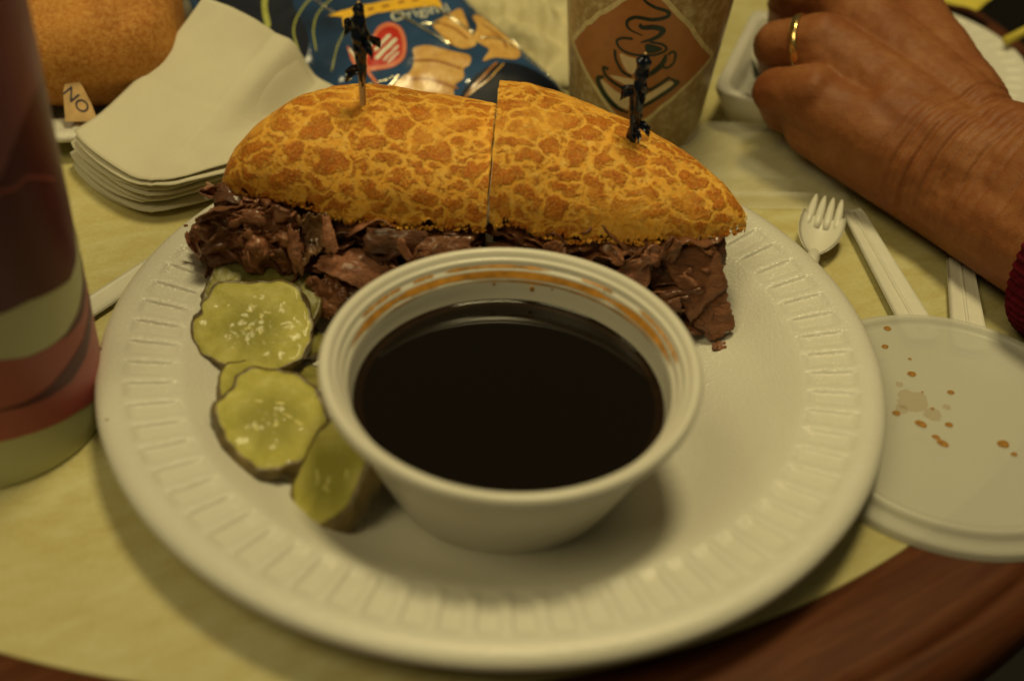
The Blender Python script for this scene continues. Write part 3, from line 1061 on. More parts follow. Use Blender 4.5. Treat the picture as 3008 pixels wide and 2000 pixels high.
for cx, cy, r in ((13.75, .0, .55), (14.35, -.6, .30), (13.3, -.45, .22), (14.9, -.2, .14), (13.45, .8, .14)):
    b = len(vs)
    vs.append((cx, cy, .554))
    for k in range(26):
        a = 6.2832 * k / 26
        rr = r * (1 + .35 * nz(math.cos(a) * 2, math.sin(a) * 2, cx))
        vs.append((cx + rr * math.cos(a), cy + rr * math.sin(a), .554))
    fs += [(b, b + 1 + k, b + 1 + (k + 1) % 26) for k in range(26)]
mesh("dried_stain", vs, fs, STAIN, lid)

# ------------------------------------------------------------------ left paper cup (maroon and cream)
KC = (-16.9, -2.95)


def krad(z): return 3.78 - .012 * z


pc = thing("drinking_cup", "tall maroon and cream printed paper cup cut off by the left edge", "cup", (KC[0], KC[1], 0))
prof = [(0.01, .15), (3.5, .15), (3.55, 0), (3.72, 0)] + [(krad(z), z) for z in [.15 + .5 * i for i in range(36)]] + [(krad(18) + .12, 18.1), (krad(18), 18.3), (krad(18) - .12, 18.1), (3.4, .4), (0.01, .4)]
v, f = revolve(prof, 140, KC)
fixn(mesh("cup_body", v, f, CREAM, pc))


def wrap_band(name, lo, hi, mat, parent, center, radf, off=.012, a0=-130, a1=60, n=190, nv=8):
    vs, fs = [], []
    for i in range(n + 1):
        a = lerp(a0, a1, i / n)
        l, h = lo(a), hi(a)
        if h < l + .002: h = l + .002
        for j in range(nv + 1):
            z = lerp(l, h, j / nv)
            r = radf(z) + off
            vs.append((center[0] + r * math.cos(R(a)), center[1] + r * math.sin(R(a)), z))
    m = nv + 1
    for i in range(n):
        for j in range(nv):
            fs.append((i * m + j, (i + 1) * m + j, (i + 1) * m + j + 1, i * m + j + 1))
    return mesh(name, vs, fs, mat, parent)


ctop = [(-130, 6.9), (-60, 6.6), (-47, 6.49), (-34, 6.48), (-19.6, 6.25), (-5.6, 6.0), (8, 6.2), (18, 7.2), (30, 9), (60, 11)]
cbot = [(-130, 6.2), (-70, 5.3), (-51.7, 4.94), (-40.6, 4.66), (-29, 4.54), (-17, 4.50), (-3.6, 4.72), (12, 5.2), (30, 6.5), (60, 9)]
dtop = [(-130, 3.3), (-57, 3.19), (-45, 3.12), (-33, 3.22), (-18, 3.52), (-4.7, 3.72), (10, 4.1), (60, 5)]
dbot = [(-130, 3.2), (-57, 3.11), (-46, 2.95), (-35, 2.84), (-21, 2.8), (-6, 3.05), (10, 3.6), (60, 4.8)]
btop = [(-130, 2.3), (-60, 1.96), (-49, 1.87), (-36, 1.72), (-20, 1.5), (-10, 1.28), (10, 1.0), (60, .8)]
wrap_band("maroon_field", lambda a: interp(ctop, a), lambda a: 18, MAROON, pc, KC, krad, nv=20)
wrap_band("lower_band", lambda a: interp(btop, a), lambda a: interp(cbot, a), MAROON2, pc, KC, krad)
wrap_band("dark_swoosh", lambda a: interp(dbot, a), lambda a: interp(dtop, a), MAROON, pc, KC, krad, .024)
wrap_band("dark_swoosh", lambda a: interp(cbot, a) - .45 * sstep(-25, 5, a), lambda a: interp(cbot, a), MAROON, pc, KC, krad, .024, -25, 60, 80)
hl = [(-75, 9.9), (-40, 10.25), (-34, 10.24), (-28, 10.1), (-20, 10.2), (-8, 9.7), (0, 9.3)]
wrap_band("highlight_line", lambda a: interp(hl, a) - .05, lambda a: interp(hl, a) + .05, MAROON2, pc, KC, krad, .024, -75, 0, 80, 2)  # highlight on the cup wall, painted as a paler line
lf = [(-130, 9.0), (-60, 9.6), (-31.6, 10.71), (-24.8, 11.23), (-15.2, 11.76), (-5.9, 12.09), (12.4, 12.25), (60, 12.3)]
wrap_band("reflection_panel", lambda a: interp(lf, a), lambda a: 18, simple("mauve_reflection", (.24, .075, .10), .45, .12, .5), pc, KC, krad, .024, -130, 60, 150, 10)  # mauve reflection on the cup wall, put into the colour

# ------------------------------------------------------------------ small strip of cutlery left of the plate
hk = thing("plastic_knife", "white plastic knife handle poking out between the maroon cup and the plate", "knife", (-14.6, 2.6, 0))
A, B = Vector((-16.2, .4, .22)), Vector((-12.6, 6.2, .22))
d = (B - A).normalized()
nrm = Vector((-d.y, d.x, 0))
v, f = sheet(20, 5, lambda u, w_: A.lerp(B, u) + nrm * (w_ - .5) * .95 + Vector((0, 0, .06 * abs(w_ - .5) * 2)), .14)
mesh("handle", v, f, PLASTIC, hk)

# ------------------------------------------------------------------ napkins
nap_lab = ["top napkin of the stack, bent up against the bread roll", "second napkin from the top of the stack by the maroon cup", "third napkin from the top of the stack",
           "fourth napkin from the top of the stack", "napkin fourth from the bottom of the stack", "napkin third from the bottom of the stack", "second napkin from the bottom of the stack", "bottom napkin of the stack, lying on the table"]
for k in range(8):
    s_ = k / 7
    rot = (0, -.010, .014, -.02, .012, -.015, .02, -.01)[k]
    sh = Vector((-.08 * k + .16 * math.sin(k * 2.3), -.07 * k + .13 * math.sin(k * 3.7 + 1), 0))
    zf = 1.75 - k * .235 + (0, .05, -.05, .06, -.03, .05, -.04, 0)[k]

    def fn(u, w_, k=k, rot=rot, sh=sh, zf=zf):
        # u: left -> right, w_: front -> back
        Af, Bf = Vector((-18.0 + .3 * s_, 11.2 + .5 * s_, zf)), Vector((-10.4, 10.6 + .9 * s_, zf + .05))
        front = Af.lerp(Bf, u)
        bow = math.sin(math.pi * min(1, max(0, u))) ** .8
        front.y -= 2.75 * bow * (1 - .15 * (u - .5))
        front.x += .3 * math.sin(2 * math.pi * u)
        lift = max(0, 1 - k * .16)
        Pk, Qk = Vector((-14.0, 17.8, lerp(zf, 4.6, lift))), Vector((-7.8, 16.2, zf + .5 * lift))
        back = Pk.lerp(Qk, u)
        back.z += .35 * lift * math.sin(math.pi * u) - .4 * lift * math.exp(-((u - .62) / .16) ** 2)
        p = front.lerp(back, w_)
        p.z = lerp(front.z, back.z, w_ ** 1.7)
        # broad soft fold running front to back, and the darker wing that turns down at the right
        p.z += lift * .30 * math.exp(-((u - .48 - .15 * w_) / .10) ** 2) * sstep(.1, .8, w_)
        p.z -= lift * 1.0 * sstep(.60, .80, u) * sstep(.15, .8, w_)
        p.z += .05 * fbm(u * 4, w_ * 4, k) * (1 - s_ * .5) + .05 * nz(u * 7, k * 3.1, 2) * (1 - w_)
        p.y += .10 * nz(u * 3, k * 5.3, 1) * (1 - w_)
        p.z -= .05 * math.exp(-((u - .50) / .012) ** 2) + .05 * math.exp(-((w_ - .52) / .012) ** 2)
        # fringe of the front edge
        if w_ < .08: p.z += .03 * math.sin(u * 9 + k * 1.7)
        c0 = Vector((-13.5, 13, 0))
        q = p - c0
        q = Vector((q.x * math.cos(rot) - q.y * math.sin(rot), q.x * math.sin(rot) + q.y * math.cos(rot), q.z))
        return c0 + q + sh
    v, f = sheet(64, 48, fn, .09)
    o = fixn(mesh("paper_napkin", v, f, NAPKIN, None, True, (-13.5, 13, max(0.05, zf))))
    tag(o, nap_lab[k], "napkin", "stack of folded paper napkins")

# ------------------------------------------------------------------ bread roll behind, upper left
roll = thing("bread_roll", "dark toasted brown bread roll on the small foam plate at upper left", "bread", (-19.2, 19.2, .5))
ROLLM = NT("toasted_roll")
ROLLM.set(col=ROLLM.mix(ROLLM.ramp(ROLLM.noise(4.5, 5, .8), [(.38, (0, 0, 0)), (.72, (.8, .8, .8))]),
                        ROLLM.ramp(ROLLM.noise(.35, 3), [(.3, (.30, .085, .010)), (.7, (.50, .19, .03))]), (.74, .42, .12)), rough=.7, spec=.2)
ROLLM.bump(ROLLM.noise(6, 4, .7), .05)


def fn(u, w_):
    a = 2 * math.pi * w_
    p = math.pi * (u - .5)
    cp, sp = math.cos(p), math.sin(p)
    ca, sa = math.cos(a), math.sin(a)
    e = .55
    x = 5.0 * abs(cp) ** .7 * abs(ca) ** e * (1 if ca > 0 else -1)
    y = 4.4 * abs(cp) ** .7 * abs(sa) ** e * (1 if sa > 0 else -1)
    z = 2.5 * abs(sp) ** .8 * (1 if sp > 0 else -1)
    q = Vector((-20.1 + x * math.cos(.25) - y * math.sin(.25), 17.6 + x * math.sin(.25) + y * math.cos(.25), 2.95 + z))
    return q + Vector((.15 * fbm(q.x, q.y, q.z + 3, .6), 0, .28 * fbm(q.x, q.y, q.z, .5)))


v, f = grid(50, 90, fn, False, True)
fixn(mesh("roll_body", v, f, ROLLM.m, roll))


# flat printed text turned into geometry
def text_pts(s_, size, extrude=0):
    cu = bpy.data.curves.new("txt", 'FONT')
    cu.body = s_
    cu.size = size
    cu.extrude = extrude
    cu.resolution_u = 4
    cu.align_x = 'CENTER'
    ob = bpy.data.objects.new("txt", cu)
    scn.collection.objects.link(ob)
    bpy.context.view_layer.update()
    me = bpy.data.meshes.new_from_object(ob)
    vs = [v_.co.copy() for v_ in me.vertices]
    fs = [tuple(p.vertices) for p in me.polygons]
    bpy.data.objects.remove(ob)
    bpy.data.curves.remove(cu)
    bpy.data.meshes.remove(me)
    return vs, fs


NAVY = simple("navy_ink", (.012, .014, .06), .5, .1)
PACK = simple("packet_foil", (.66, .42, .18), .45, .2, 2)
sac = thing("condiment_packet", "small tan sachet with navy letters against the brown roll", "packet", (-18.5, 13.4, 1.5))
pc0, pu, pv = Vector((-18.35, 13.2, 2.15)), Vector((.98, .15, 0)).normalized(), Vector((-.25, .60, .80)).normalized()
pn = pu.cross(pv)
outl = [(-.66, -1.0), (.62, -1.0), (.50, -.30), (.28, .45), (.02, 1.0), (-.30, .80), (-.52, .2)]
v2, f2 = fill2d(outl, .18)
vs = [pc0 + pu * p[0] + pv * p[1] + pn * .08 for p in v2] + [pc0 + pu * p[0] + pv * p[1] - pn * .04 for p in v2]
N2 = len(v2)
bd = [i for i in range(sum(max(1, int((Vector(b) - Vector(a)).length / .18)) for a, b in zip(outl, outl[1:] + outl[:1])))]
fs = list(f2) + [tuple(i + N2 for i in q[::-1]) for q in f2] + [(a, b, b + N2, a + N2) for a, b in zip(bd, bd[1:] + bd[:1])]
fixn(mesh("packet_body", vs, fs, PACK, sac, False))
tv, tf = text_pts("NO", .72)
ca, sa = math.cos(-.95), math.sin(-.95)
mesh("lettering", [pc0 + pu * (p.x * ca - (p.y - .3) * sa) + pv * (p.x * sa + (p.y - .3) * ca - .1) + pn * .10 for p in tv], tf, NAVY, sac, False)

# ------------------------------------------------------------------ snack bag
bag_out = [(-17, 25), (-15.7, 22.0), (-12.8, 19.1), (-10.2, 16.8), (-8.3, 16.2), (-5.9, 15.5), (-2.4, 15.7), (.3, 16.6), (1.9, 18.0), (1.2, 19.2), (.1, 20.3), (-.9, 21.4), (-2.45, 22.9), (-4.5, 25.5), (-7, 29), (-12, 28)]
ridges = [((-6.39, 21.45), (-3.68, 19.74), .13, .10), ((-4.6, 22.15), (-2.73, 20.82), .12, .09), ((-2.33, 20.62), (-.93, 20.72), .10, .07),
          ((-8.1, 17.6), (-6.6, 17.4), .14, .12), ((-6.3, 17.0), (-5.6, 17.9), .14, .13), ((-2.3, 22.6), (-.9, 21.1), .11, .10), ((-.4, 20.0), (.4, 19.4), .12, .10),
          ((-10.6, 22.3), (-9.2, 18.4), .10, .30), ((-9.4, 22.9), (-7.9, 18.6), .08, .25)]


def seg_d(p, a, b):
    a, b = Vector(a), Vector(b)
    t = max(0, min(1, (p - a).dot(b - a) / (b - a).length_squared))
    return (p - (a + (b - a) * t)).length


def bagz(x, y):
    p = Vector((x, y))
    d = min(seg_d(p, a, b) for a, b in zip(bag_out, bag_out[1:] + bag_out[:1]))
    z = .62 + .29 * (y - 17) + 1.0 * (1 - math.exp(-d / 1.3)) - .25
    z += .10 * fbm(x, y, 3, .42) * min(1, d)
    z += .018 * fbm(x * .6, y * 1.4, 9, 1.1) * min(1, d)
    z = max(z, .12 + .35 * (1 - math.exp(-d / .5)))
    for a, b, h, w_ in ridges:
        q = seg_d(p, a, b)
        z += .5 * h * math.exp(-(q / (w_ * 1.8)) ** 2)
    return z


BAGM = NT("blue_film")
BAGM.set(col=BAGM.ramp(BAGM.noise(.22, 3), [(.32, (.012, .026, .060)), (.5, (.022, .065, .17)), (.7, (.030, .095, .25))]), rough=.12, spec=1.0, coat=1.0, coatr=.08)
BAGM.bump(BAGM.noise(1.2, 3), .035)
bag = thing("snack_bag", "glossy navy blue snack bag with crackers and a red badge printed on it", "snack bag", (-6, 20, 0))
v2, f2 = fill2d(bag_out, .24)
n2 = len(v2)
vs = [(p[0], p[1], bagz(p[0], p[1])) for p in v2]
mid = Vector((-6.5, 21))
for p in v2:
    d = min(seg_d(Vector(p), a, b) for a, b in zip(bag_out, bag_out[1:] + bag_out[:1]))
    vs.append((p[0], p[1], max(.02, bagz(p[0], p[1]) - .06 - 1.6 * (1 - math.exp(-d / 1.0)))))
nb_ = sum(max(1, int((Vector(b) - Vector(a)).length / .24)) for a, b in zip(bag_out, bag_out[1:] + bag_out[:1]))
fs = list(f2) + [tuple(i + n2 for i in q[::-1]) for q in f2] + [(i, (i + 1) % nb_, (i + 1) % nb_ + n2, i + n2) for i in range(nb_)]
fixn(mesh("bag_film", vs, fs, BAGM.m, bag))


def bag_print(name, poly, mat, step=.13, off=.015, smooth=4):
    if smooth: poly = [tuple(p[:2]) for p in catmull([(a, b, 0) for a, b in poly], smooth, True)]
    v2, f2 = fill2d(poly, step)
    return mesh(name, [(p[0], p[1], bagz(p[0], p[1]) + off) for p in v2], f2, mat, bag)


FILM = NT("film_fold_glint")  # folds added in pale metal, putting glints along the film's creases
FILM.set(col=(.80, .76, .60), rough=.20, metal=1.0)
folds = [([(-6.55, 21.55), (-5.6, 20.98), (-4.6, 20.33), (-3.55, 19.68)], .075), ([(-4.75, 22.25), (-3.9, 21.65), (-3.3, 21.25), (-2.65, 20.78)], .075), ([(-2.40, 20.55), (-1.9, 20.72), (-1.3, 20.80), (-.8, 20.66)], .06),
         ([(-6.35, 16.95), (-6.0, 17.4), (-5.7, 18.0)], .07), ([(-8.05, 17.62), (-7.75, 17.66)], .09), ([(-7.1, 17.35), (-6.5, 17.5), (-5.9, 17.9)], .05), ([(-2.6, 22.8), (-1.8, 22.05), (-.9, 21.2), (.1, 20.2), (.9, 19.3)], .07),
         ([(-5.1, 20.9), (-4.6, 20.95), (-4.2, 21.2)], .09), ([(-11.2, 22.8), (-10.0, 22.0), (-9.0, 21.2)], .05)]
for pts_, rr_ in folds:
    P = catmull([(a, b, 0) for a, b in pts_], 6)
    P = [Vector((p.x + .03 * nz(p.x * 5, p.y * 5, 1), p.y, bagz(p.x, p.y) + .02)) for p in P]
    v, f = tube(P, [rr_ * .85 * (.25 if i in (0, len(P) - 1) else 1 + .35 * nz(i * .8, rr_ * 99, 2)) for i in range(len(P))], 12)
    mesh("film_fold_glint", v, f, FILM.m, bag)
CRACK = mat_mottled("cracker_print", (.50, .24, .05), (.66, .38, .10), (.80, .54, .20), 1.4, .25)
CRACKD = simple("cracker_shade_print", (.38, .15, .03), .25, .2)
BANNER = simple("yellow_banner_print", (.85, .50, .04), .25, .1)
BRED = simple("red_badge_print", (.52, .025, .012), .25, .1)
BPINK = simple("pink_outline_print", (.72, .20, .10), .25, .1)
WPRINT = simple("white_print", (.75, .75, .62), .25, .05)
OLIVE = simple("olive_line_print", (.40, .42, .10), .25, .1)
BDARK = simple("dark_navy_print", (.006, .009, .022), .5, .2, spec=.2)
bag_print("dark_print", [(-2.6, 17.9), (-1.4, 19.2), (-.2, 19.4), (.9, 18.9), (1.6, 18.1), (.2, 16.9), (-1.6, 16.2), (-3.2, 16.2)], BDARK, .2, .012)
bag_print("dark_print", [(-16.6, 24.6), (-15.3, 22.1), (-12.5, 19.4), (-10.5, 17.6), (-9.9, 19.5), (-10.9, 21.5), (-11.9, 24)], BDARK, .25, .012)
bag_print("banner_print", [(-9.28, 21.0), (-8.62, 20.92), (-8.46, 20.35), (-7.1, 21.38), (-5.5, 21.95), (-4.2, 22.35), (-4.6, 23.2), (-6.2, 22.6), (-7.8, 21.75)], BANNER, .13, .018, 0)
for x, y, dx in ((-7.5, 21.4, .25), (-6.9, 21.75, .3), (-6.2, 22.1, .25), (-5.6, 22.35, .3)):
    bag_print("banner_mark", [(x, y), (x + dx, y + .14), (x + dx - .05, y + .32), (x - .06, y + .16)], CRACKD, .12, .028, 0)
crs = [[(-5.25, 19.40), (-4.6, 19.62), (-3.7, 19.45), (-2.75, 19.30), (-2.72, 18.75), (-2.95, 18.5), (-2.9, 17.95), (-3.3, 17.6), (-3.2, 16.8), (-3.55, 16.1), (-4.8, 16.3), (-6.0, 17.0), (-5.9, 17.45), (-5.3, 18.1), (-5.15, 18.8)],
       [(-4.55, 21.0), (-4.0, 21.7), (-3.42, 22.6), (-3.1, 21.8), (-2.8, 20.86), (-2.5, 20.2), (-3.0, 19.75), (-3.6, 19.85), (-4.1, 20.3)],
       [(-2.82, 22.2), (-2.4, 22.6), (-1.6, 22.0), (-.86, 21.25), (-.5, 20.4), (-.7, 19.7), (-1.6, 19.45), (-2.15, 19.1), (-1.9, 19.9), (-2.3, 20.2), (-2.7, 20.6), (-2.55, 21.4)]]
for c in crs: bag_print("cracker_print", c, CRACK, .13, .020, 3)


def bag_line(name, pts, wd, mat, off=.032, n=8):
    P = catmull([(a, b, 0) for a, b in pts], n)
    vs, fs = [], []
    for i, p in enumerate(P):
        t = (P[min(i + 1, len(P) - 1)] - P[max(i - 1, 0)]).normalized()
        nn = Vector((-t.y, t.x, 0))
        ww = wd * (1 if 0 < i < len(P) - 1 else .3)
        for s_ in (-.5, .5):
            q = p + nn * ww * s_
            vs.append((q.x, q.y, bagz(q.x, q.y) + off))
    for i in range(len(P) - 1): fs.append((2 * i, 2 * i + 2, 2 * i + 3, 2 * i + 1))
    return mesh(name, vs, fs, mat, bag)


for l in ([(-5.2, 18.75), (-4.2, 18.8), (-3.0, 18.45)], [(-5.5, 17.75), (-4.3, 17.85), (-3.1, 17.5)], [(-4.2, 21.1), (-3.5, 20.9), (-2.9, 20.4)], [(-2.4, 21.8), (-1.6, 21.2), (-1.1, 20.3)]):
    bag_line("cracker_groove", l, .14, CRACKD)
bag_line("wheat_line", [(-1.5, 19.2), (-2.1, 18.1), (-2.8, 17.0), (-3.1, 16.2)], .12, CRACKD)
bag_line("wheat_line", [(-1.2, 19.2), (-1.7, 18.2), (-2.6, 17.2)], .07, CRACK)
bag_print("badge_print", [(-7.35, 18.1), (-7.2, 19.6), (-6.95, 20.45), (-6.45, 20.85), (-5.95, 20.55), (-5.62, 19.8), (-5.58, 18.9), (-5.95, 18.4), (-6.6, 18.15)], BPINK, .12, .024, 4)
bag_print("badge_field", [(-7.2, 18.35), (-7.05, 19.5), (-6.85, 20.2), (-6.45, 20.58), (-6.05, 20.35), (-5.78, 19.7), (-5.74, 19.0), (-6.05, 18.6), (-6.6, 18.35)], BRED, .12, .034, 4)
bag_print("badge_ribbon", [(-8.2, 19.3), (-7.8, 19.0), (-7.4, 19.5), (-7.3, 18.6), (-7.5, 18.0), (-7.9, 18.5)], BPINK, .12, .024, 0)
bag_line("badge_line", [(-7.2, 18.1), (-6.8, 17.6), (-6.6, 17.3)], .14, BPINK)
for a, b, wd in (((-6.95, 19.1), (-6.35, 20.05), .17), ((-6.85, 18.65), (-6.05, 19.85), .19), ((-6.5, 18.6), (-5.92, 19.45), .10), ((-6.3, 18.5), (-5.85, 19.15), .08), ((-8.05, 19.1), (-7.75, 18.75), .14), ((-7.75, 18.8), (-7.5, 18.4), .14)):
    P = [(lerp(a[0], b[0], i / 9) + random.uniform(-.012, .012), lerp(a[1], b[1], i / 9) + random.uniform(-.02, .02)) for i in range(10)]
    bag_line("badge_lettering", P, wd, WPRINT, .046, 2)
for pts in ([(-12.35, 22.6), (-12.2, 21.4), (-11.85, 20.3)],):
    bag_line("yellow_stripe", pts, .26, OLIVE)
bag_line("curved_line", [(-9.6, 22.8), (-10.4, 21.6), (-10.7, 20.2), (-10.2, 18.8)], .07, OLIVE)
bag_line("curved_line", [(-8.6, 22.8), (-9.6, 21.5), (-9.8, 20.2), (-9.5, 18.9)], .06, OLIVE)
bag_line("curved_line", [(-8.3, 20.3), (-8.6, 19.3), (-8.7, 18.0)], .05, OLIVE)
tv, tf = text_pts("Original", 1.02)
da = Vector((.90, .44)).normalized()
db = Vector((-da.y, da.x))
pts = [Vector((-5.05, 21.45)) + da * p.x * .86 + db * p.y * .86 for p in tv]
mesh("lettering", [(p.x, p.y, bagz(p.x, p.y) + .05) for p in pts], tf, WPRINT, bag, False)

# ------------------------------------------------------------------ crumpled papers


def crumple(name, quad, label, cat, mat, z0, amp, seed, n=30, sc=.5, group=None, sharp=True):
    q = [Vector(p) for p in quad]

    def fn(u, v_):
        p = q[0].lerp(q[1], u).lerp(q[3].lerp(q[2], u), v_)
        h = amp * (abs(fbm(p.x, p.y, seed, sc, 3)) * 1.6 if sharp else fbm(p.x, p.y, seed, sc, 3) + .6)
        e = .25 * nz(u * 4, v_ * 4, seed)
        return Vector((p.x + e, p.y + e, p.z + z0 + h))
    v, f = sheet(n, n, fn, .05)
    o = fixn(mesh(name, v, f, mat, None, True, tuple(q[0])))
    return tag(o, label, cat, group)


crumple("paper_wrapper", [(-3.0, 22.6, 0), (3.2, 19.2, 0), (4.2, 33, 1.5), (-4.5, 33, 2.5)], "crumpled cream paper between the snack bag and the coffee-logo cup", "paper", PAPERW, .1, .9, 4.4, 40)
crumple("paper_wrapper", [(-27, 24, 1.2), (-14.6, 23.2, 2.6), (-13, 31, 3.5), (-27, 32, 3)], "crumpled yellowish wrapper behind the brown bread roll", "paper", PAPERW, .6, 1.5, 8.1, 40)
o = crumple("paper_slip", [(18.4, 29.9, 0), (21.9, 28.3, 0), (23.4, 30.3, 0), (20, 33, 0)], "plain yellow paper slip beyond the small plate at upper right", "paper", YPAPER, 1.4, .12, 2.2, 12, .3, None, False)
o = thing("wooden_stirrer", "thin yellow stick reaching in at the upper right edge", "stirrer", (23.4, 24.5, .9))
A, B = Vector((22.6, 25.3, 1.4)), Vector((27.6, 28.6, 2.6))
v, f = tube([A, A.lerp(B, .5), B], .22, 10)
mesh("stick", v, f, YPAPER, o)

# foam tray behind the cup
tray = thing("foam_tray", "corner of a white foam tray between the coffee-logo cup and the fist", "tray", (9.9, 19.5, 0))
da, db = Vector((.90, -.40, 0)).normalized(), Vector((.30, .95, 0)).normalized()
o0 = Vector((8.0, 18.1, 0))
W_, D_ = 3.2, 8.5


def ring(ins, z): return [o0 + da * ins + db * ins + Vector((0, 0, z)), o0 + da * (W_ - ins) + db * ins + Vector((0, 0, z)), o0 + da * (W_ - ins) + db * (D_ - ins) + Vector((0, 0, z)), o0 + da * ins + db * (D_ - ins) + Vector((0, 0, z))]


def rround(c, z, rr=.8):
    out = []
    for i in range(4):
        p, a, b = c[i], c[i - 1], c[(i + 1) % 4]
        p1, p2 = p + (a - p).normalized() * rr, p + (b - p).normalized() * rr
        for k in range(7):
            t = k / 6
            out.append(p1 * (1 - t) ** 2 + p * 2 * t * (1 - t) + p2 * t * t)
    return out


lv = [(.55, 0), (0.25, .9), (.0, 1.55), (.0, 1.75), (.1, 1.82), (.4, 1.82), (.55, 1.7), (.75, .8), (1.0, .25)]
vs = []
for ins, z in lv: vs += rround(ring(ins, z), z)
fs = []
for i in range(len(lv) - 1):
    for j in range(28): fs.append((i * 28 + j, i * 28 + (j + 1) % 28, (i + 1) * 28 + (j + 1) % 28, (i + 1) * 28 + j))
fs += [tuple(range(27, -1, -1)), tuple((len(lv) - 1) * 28 + j for j in range(28))]
fixn(mesh("tray_body", vs, fs, FOAM, tray))

# ------------------------------------------------------------------ cup with coffee emblem
EC = (4.72, 18.12)


def erad(z): return 2.86 + .1005 * z


ec = thing("coffee_cup", "tan cup printed with a steaming coffee cup emblem in an orange diamond", "cup", (EC[0], EC[1], 0))
CUPB = mat_mottled("tan_cup_print", (.30, .19, .075), (.44, .32, .15), (.68, .60, .38), 2.6, .3)
prof = [(0.01, .2), (2.6, .2), (2.65, 0), (2.86, 0)] + [(erad(z), z) for z in [.2 + .6 * i for i in range(23)]] + [(erad(13.4) + .15, 13.5), (erad(13.4) + .05, 13.75), (erad(13.4) - .12, 13.5), (2.75, .5), (0.01, .5)]
v, f = revolve(prof, 120, EC)
fixn(mesh("cup_body", v, f, CUPB, ec))


def cone(a, z, off): return (EC[0] + (erad(z) + off) * math.cos(R(a)), EC[1] + (erad(z) + off) * math.sin(R(a)), z)


def cone_fill(name, poly, mat, off, step=.22, smooth=0):
    k = math.radians(1) * 3.3
    pl = [(a * k, z) for a, z in poly]
    if smooth: pl = [tuple(p[:2]) for p in catmull([(a, b, 0) for a, b in pl], smooth, True)]
    v2, f2 = fill2d(pl, step)
    return mesh(name, [cone(p[0] / k, p[1], off) for p in v2], f2, mat, ec)


def cone_line(name, pts, wd, mat, off, n=8, closed=False, prof=None):
    k = math.radians(1) * 3.3
    P = catmull([(a * k, z, 0) for a, z in pts], n, closed)
    if closed: P = P + [P[0]]
    vs, fs = [], []
    for i, p in enumerate(P):
        t = (P[min(i + 1, len(P) - 1)] - P[max(i - 1, 0)]).normalized()
        nn = Vector((-t.y, t.x, 0))
        u = i / (len(P) - 1)
        ww = wd * (prof(u) if prof else 1)
        for s_ in (-.5, .5):
            q = p + nn * ww * s_
            vs.append(cone(q.x / k, q.y, off))
    for i in range(len(P) - 1): fs.append((2 * i, 2 * i + 2, 2 * i + 3, 2 * i + 1))
    return mesh(name, vs, fs, mat, ec)


ORG = simple("orange_diamond_print", (.46, .19, .06), .4, .08)
EDGE = simple("pale_diamond_edge", (.76, .66, .38), .4, .15, 3)
INK = simple("dark_green_ink", (.012, .030, .020), .35, .2)
PALE = simple("pale_emblem_print", (.84, .68, .42), .4, .1)
dia = [(-157, 4.35), (-143, 5.3), (-127, 6.35), (-111, 7.3), (-97, 8.2), (-84, 7.5), (-67, 6.4), (-50, 5.2), (-34, 4.35), (-50, 3.7), (-64, 3.0), (-83, 1.95), (-98, 1.2), (-116, 2.15), (-136, 3.25)]
cone_fill("diamond_print", dia, ORG, .008)
cone_line("diamond_edge", [(a + 1.6 * nz(i * 1.7, 2, 0), z + .07 * nz(i * 1.9, 5, 0)) for i, (a, z) in enumerate([(lerp(p[0], q[0], j / 4), lerp(p[1], q[1], j / 4)) for p, q in zip(dia, dia[1:] + dia[:1]) for j in range(4)])], .20, EDGE, .016, 3, True)
tp = lambda u: .35 + .9 * math.sin(math.pi * min(1, u * 1.02)) ** .7
cone_line("steam_print", [(-99, 8.0), (-98, 7.5), (-91.2, 7.21), (-82.8, 7.05), (-81.8, 6.82), (-90.7, 6.64), (-101.9, 6.66), (-107.2, 6.39), (-105.3, 6.08), (-95.8, 5.87)], .13, INK, .018, 8, False, tp)
cone_line("steam_print", [(-98.7, 6.40), (-97, 6.24), (-89.4, 6.30), (-83.4, 6.18), (-86.6, 5.86), (-97.0, 5.54)], .19, INK, .018, 8, False, tp)
cone_line("cup_outline", [(-102.4, 5.66), (-109.6, 5.60), (-113.3, 5.36), (-108.9, 5.05), (-99.1, 4.94), (-86.7, 5.02), (-79.0, 5.26), (-82.2, 5.52), (-91.0, 5.62)], .11, INK, .018)
cone_fill("coffee_print", [(-93.5, 5.50), (-86, 5.46), (-81.5, 5.30), (-86, 5.14), (-92, 5.10)], INK, .018, .1, 3)
cone_fill("emblem_fill", [(-110.5, 4.85), (-104, 4.80), (-98, 4.72), (-97, 4.2), (-101, 4.0), (-106, 4.25)], PALE, .014, .15, 3)
cone_line("cup_outline", [(-114.2, 4.98), (-113.2, 4.6), (-110.6, 4.30), (-106.9, 4.04), (-100.6, 3.88)], .13, INK, .018)
cone_line("cup_outline", [(-78.4, 5.05), (-79.9, 4.61), (-86.0, 4.17), (-90.9, 3.98)], .20, INK, .018, 8, False, tp)
cone_line("handle_outline", [(-77.1, 5.04), (-74.1, 5.16), (-71.6, 5.02), (-71.8, 4.62), (-76.0, 4.40), (-80.0, 4.48)], .11, INK, .018)
cone_line("saucer_outline", [(-118.0, 3.98), (-122.3, 3.96), (-119.2, 3.6), (-108.7, 3.32), (-99.4, 3.21), (-86.1, 3.34), (-77.5, 3.70), (-72.6, 3.94)], .15, INK, .020)
cone_fill("emblem_fill", [(-125, 3.38), (-119, 3.28), (-111, 3.02), (-99.3, 2.90), (-86, 3.15), (-74, 3.70), (-68.5, 3.56), (-86, 2.72), (-101, 2.24), (-112, 2.5), (-121, 2.95)], PALE, .014, .15, 2)
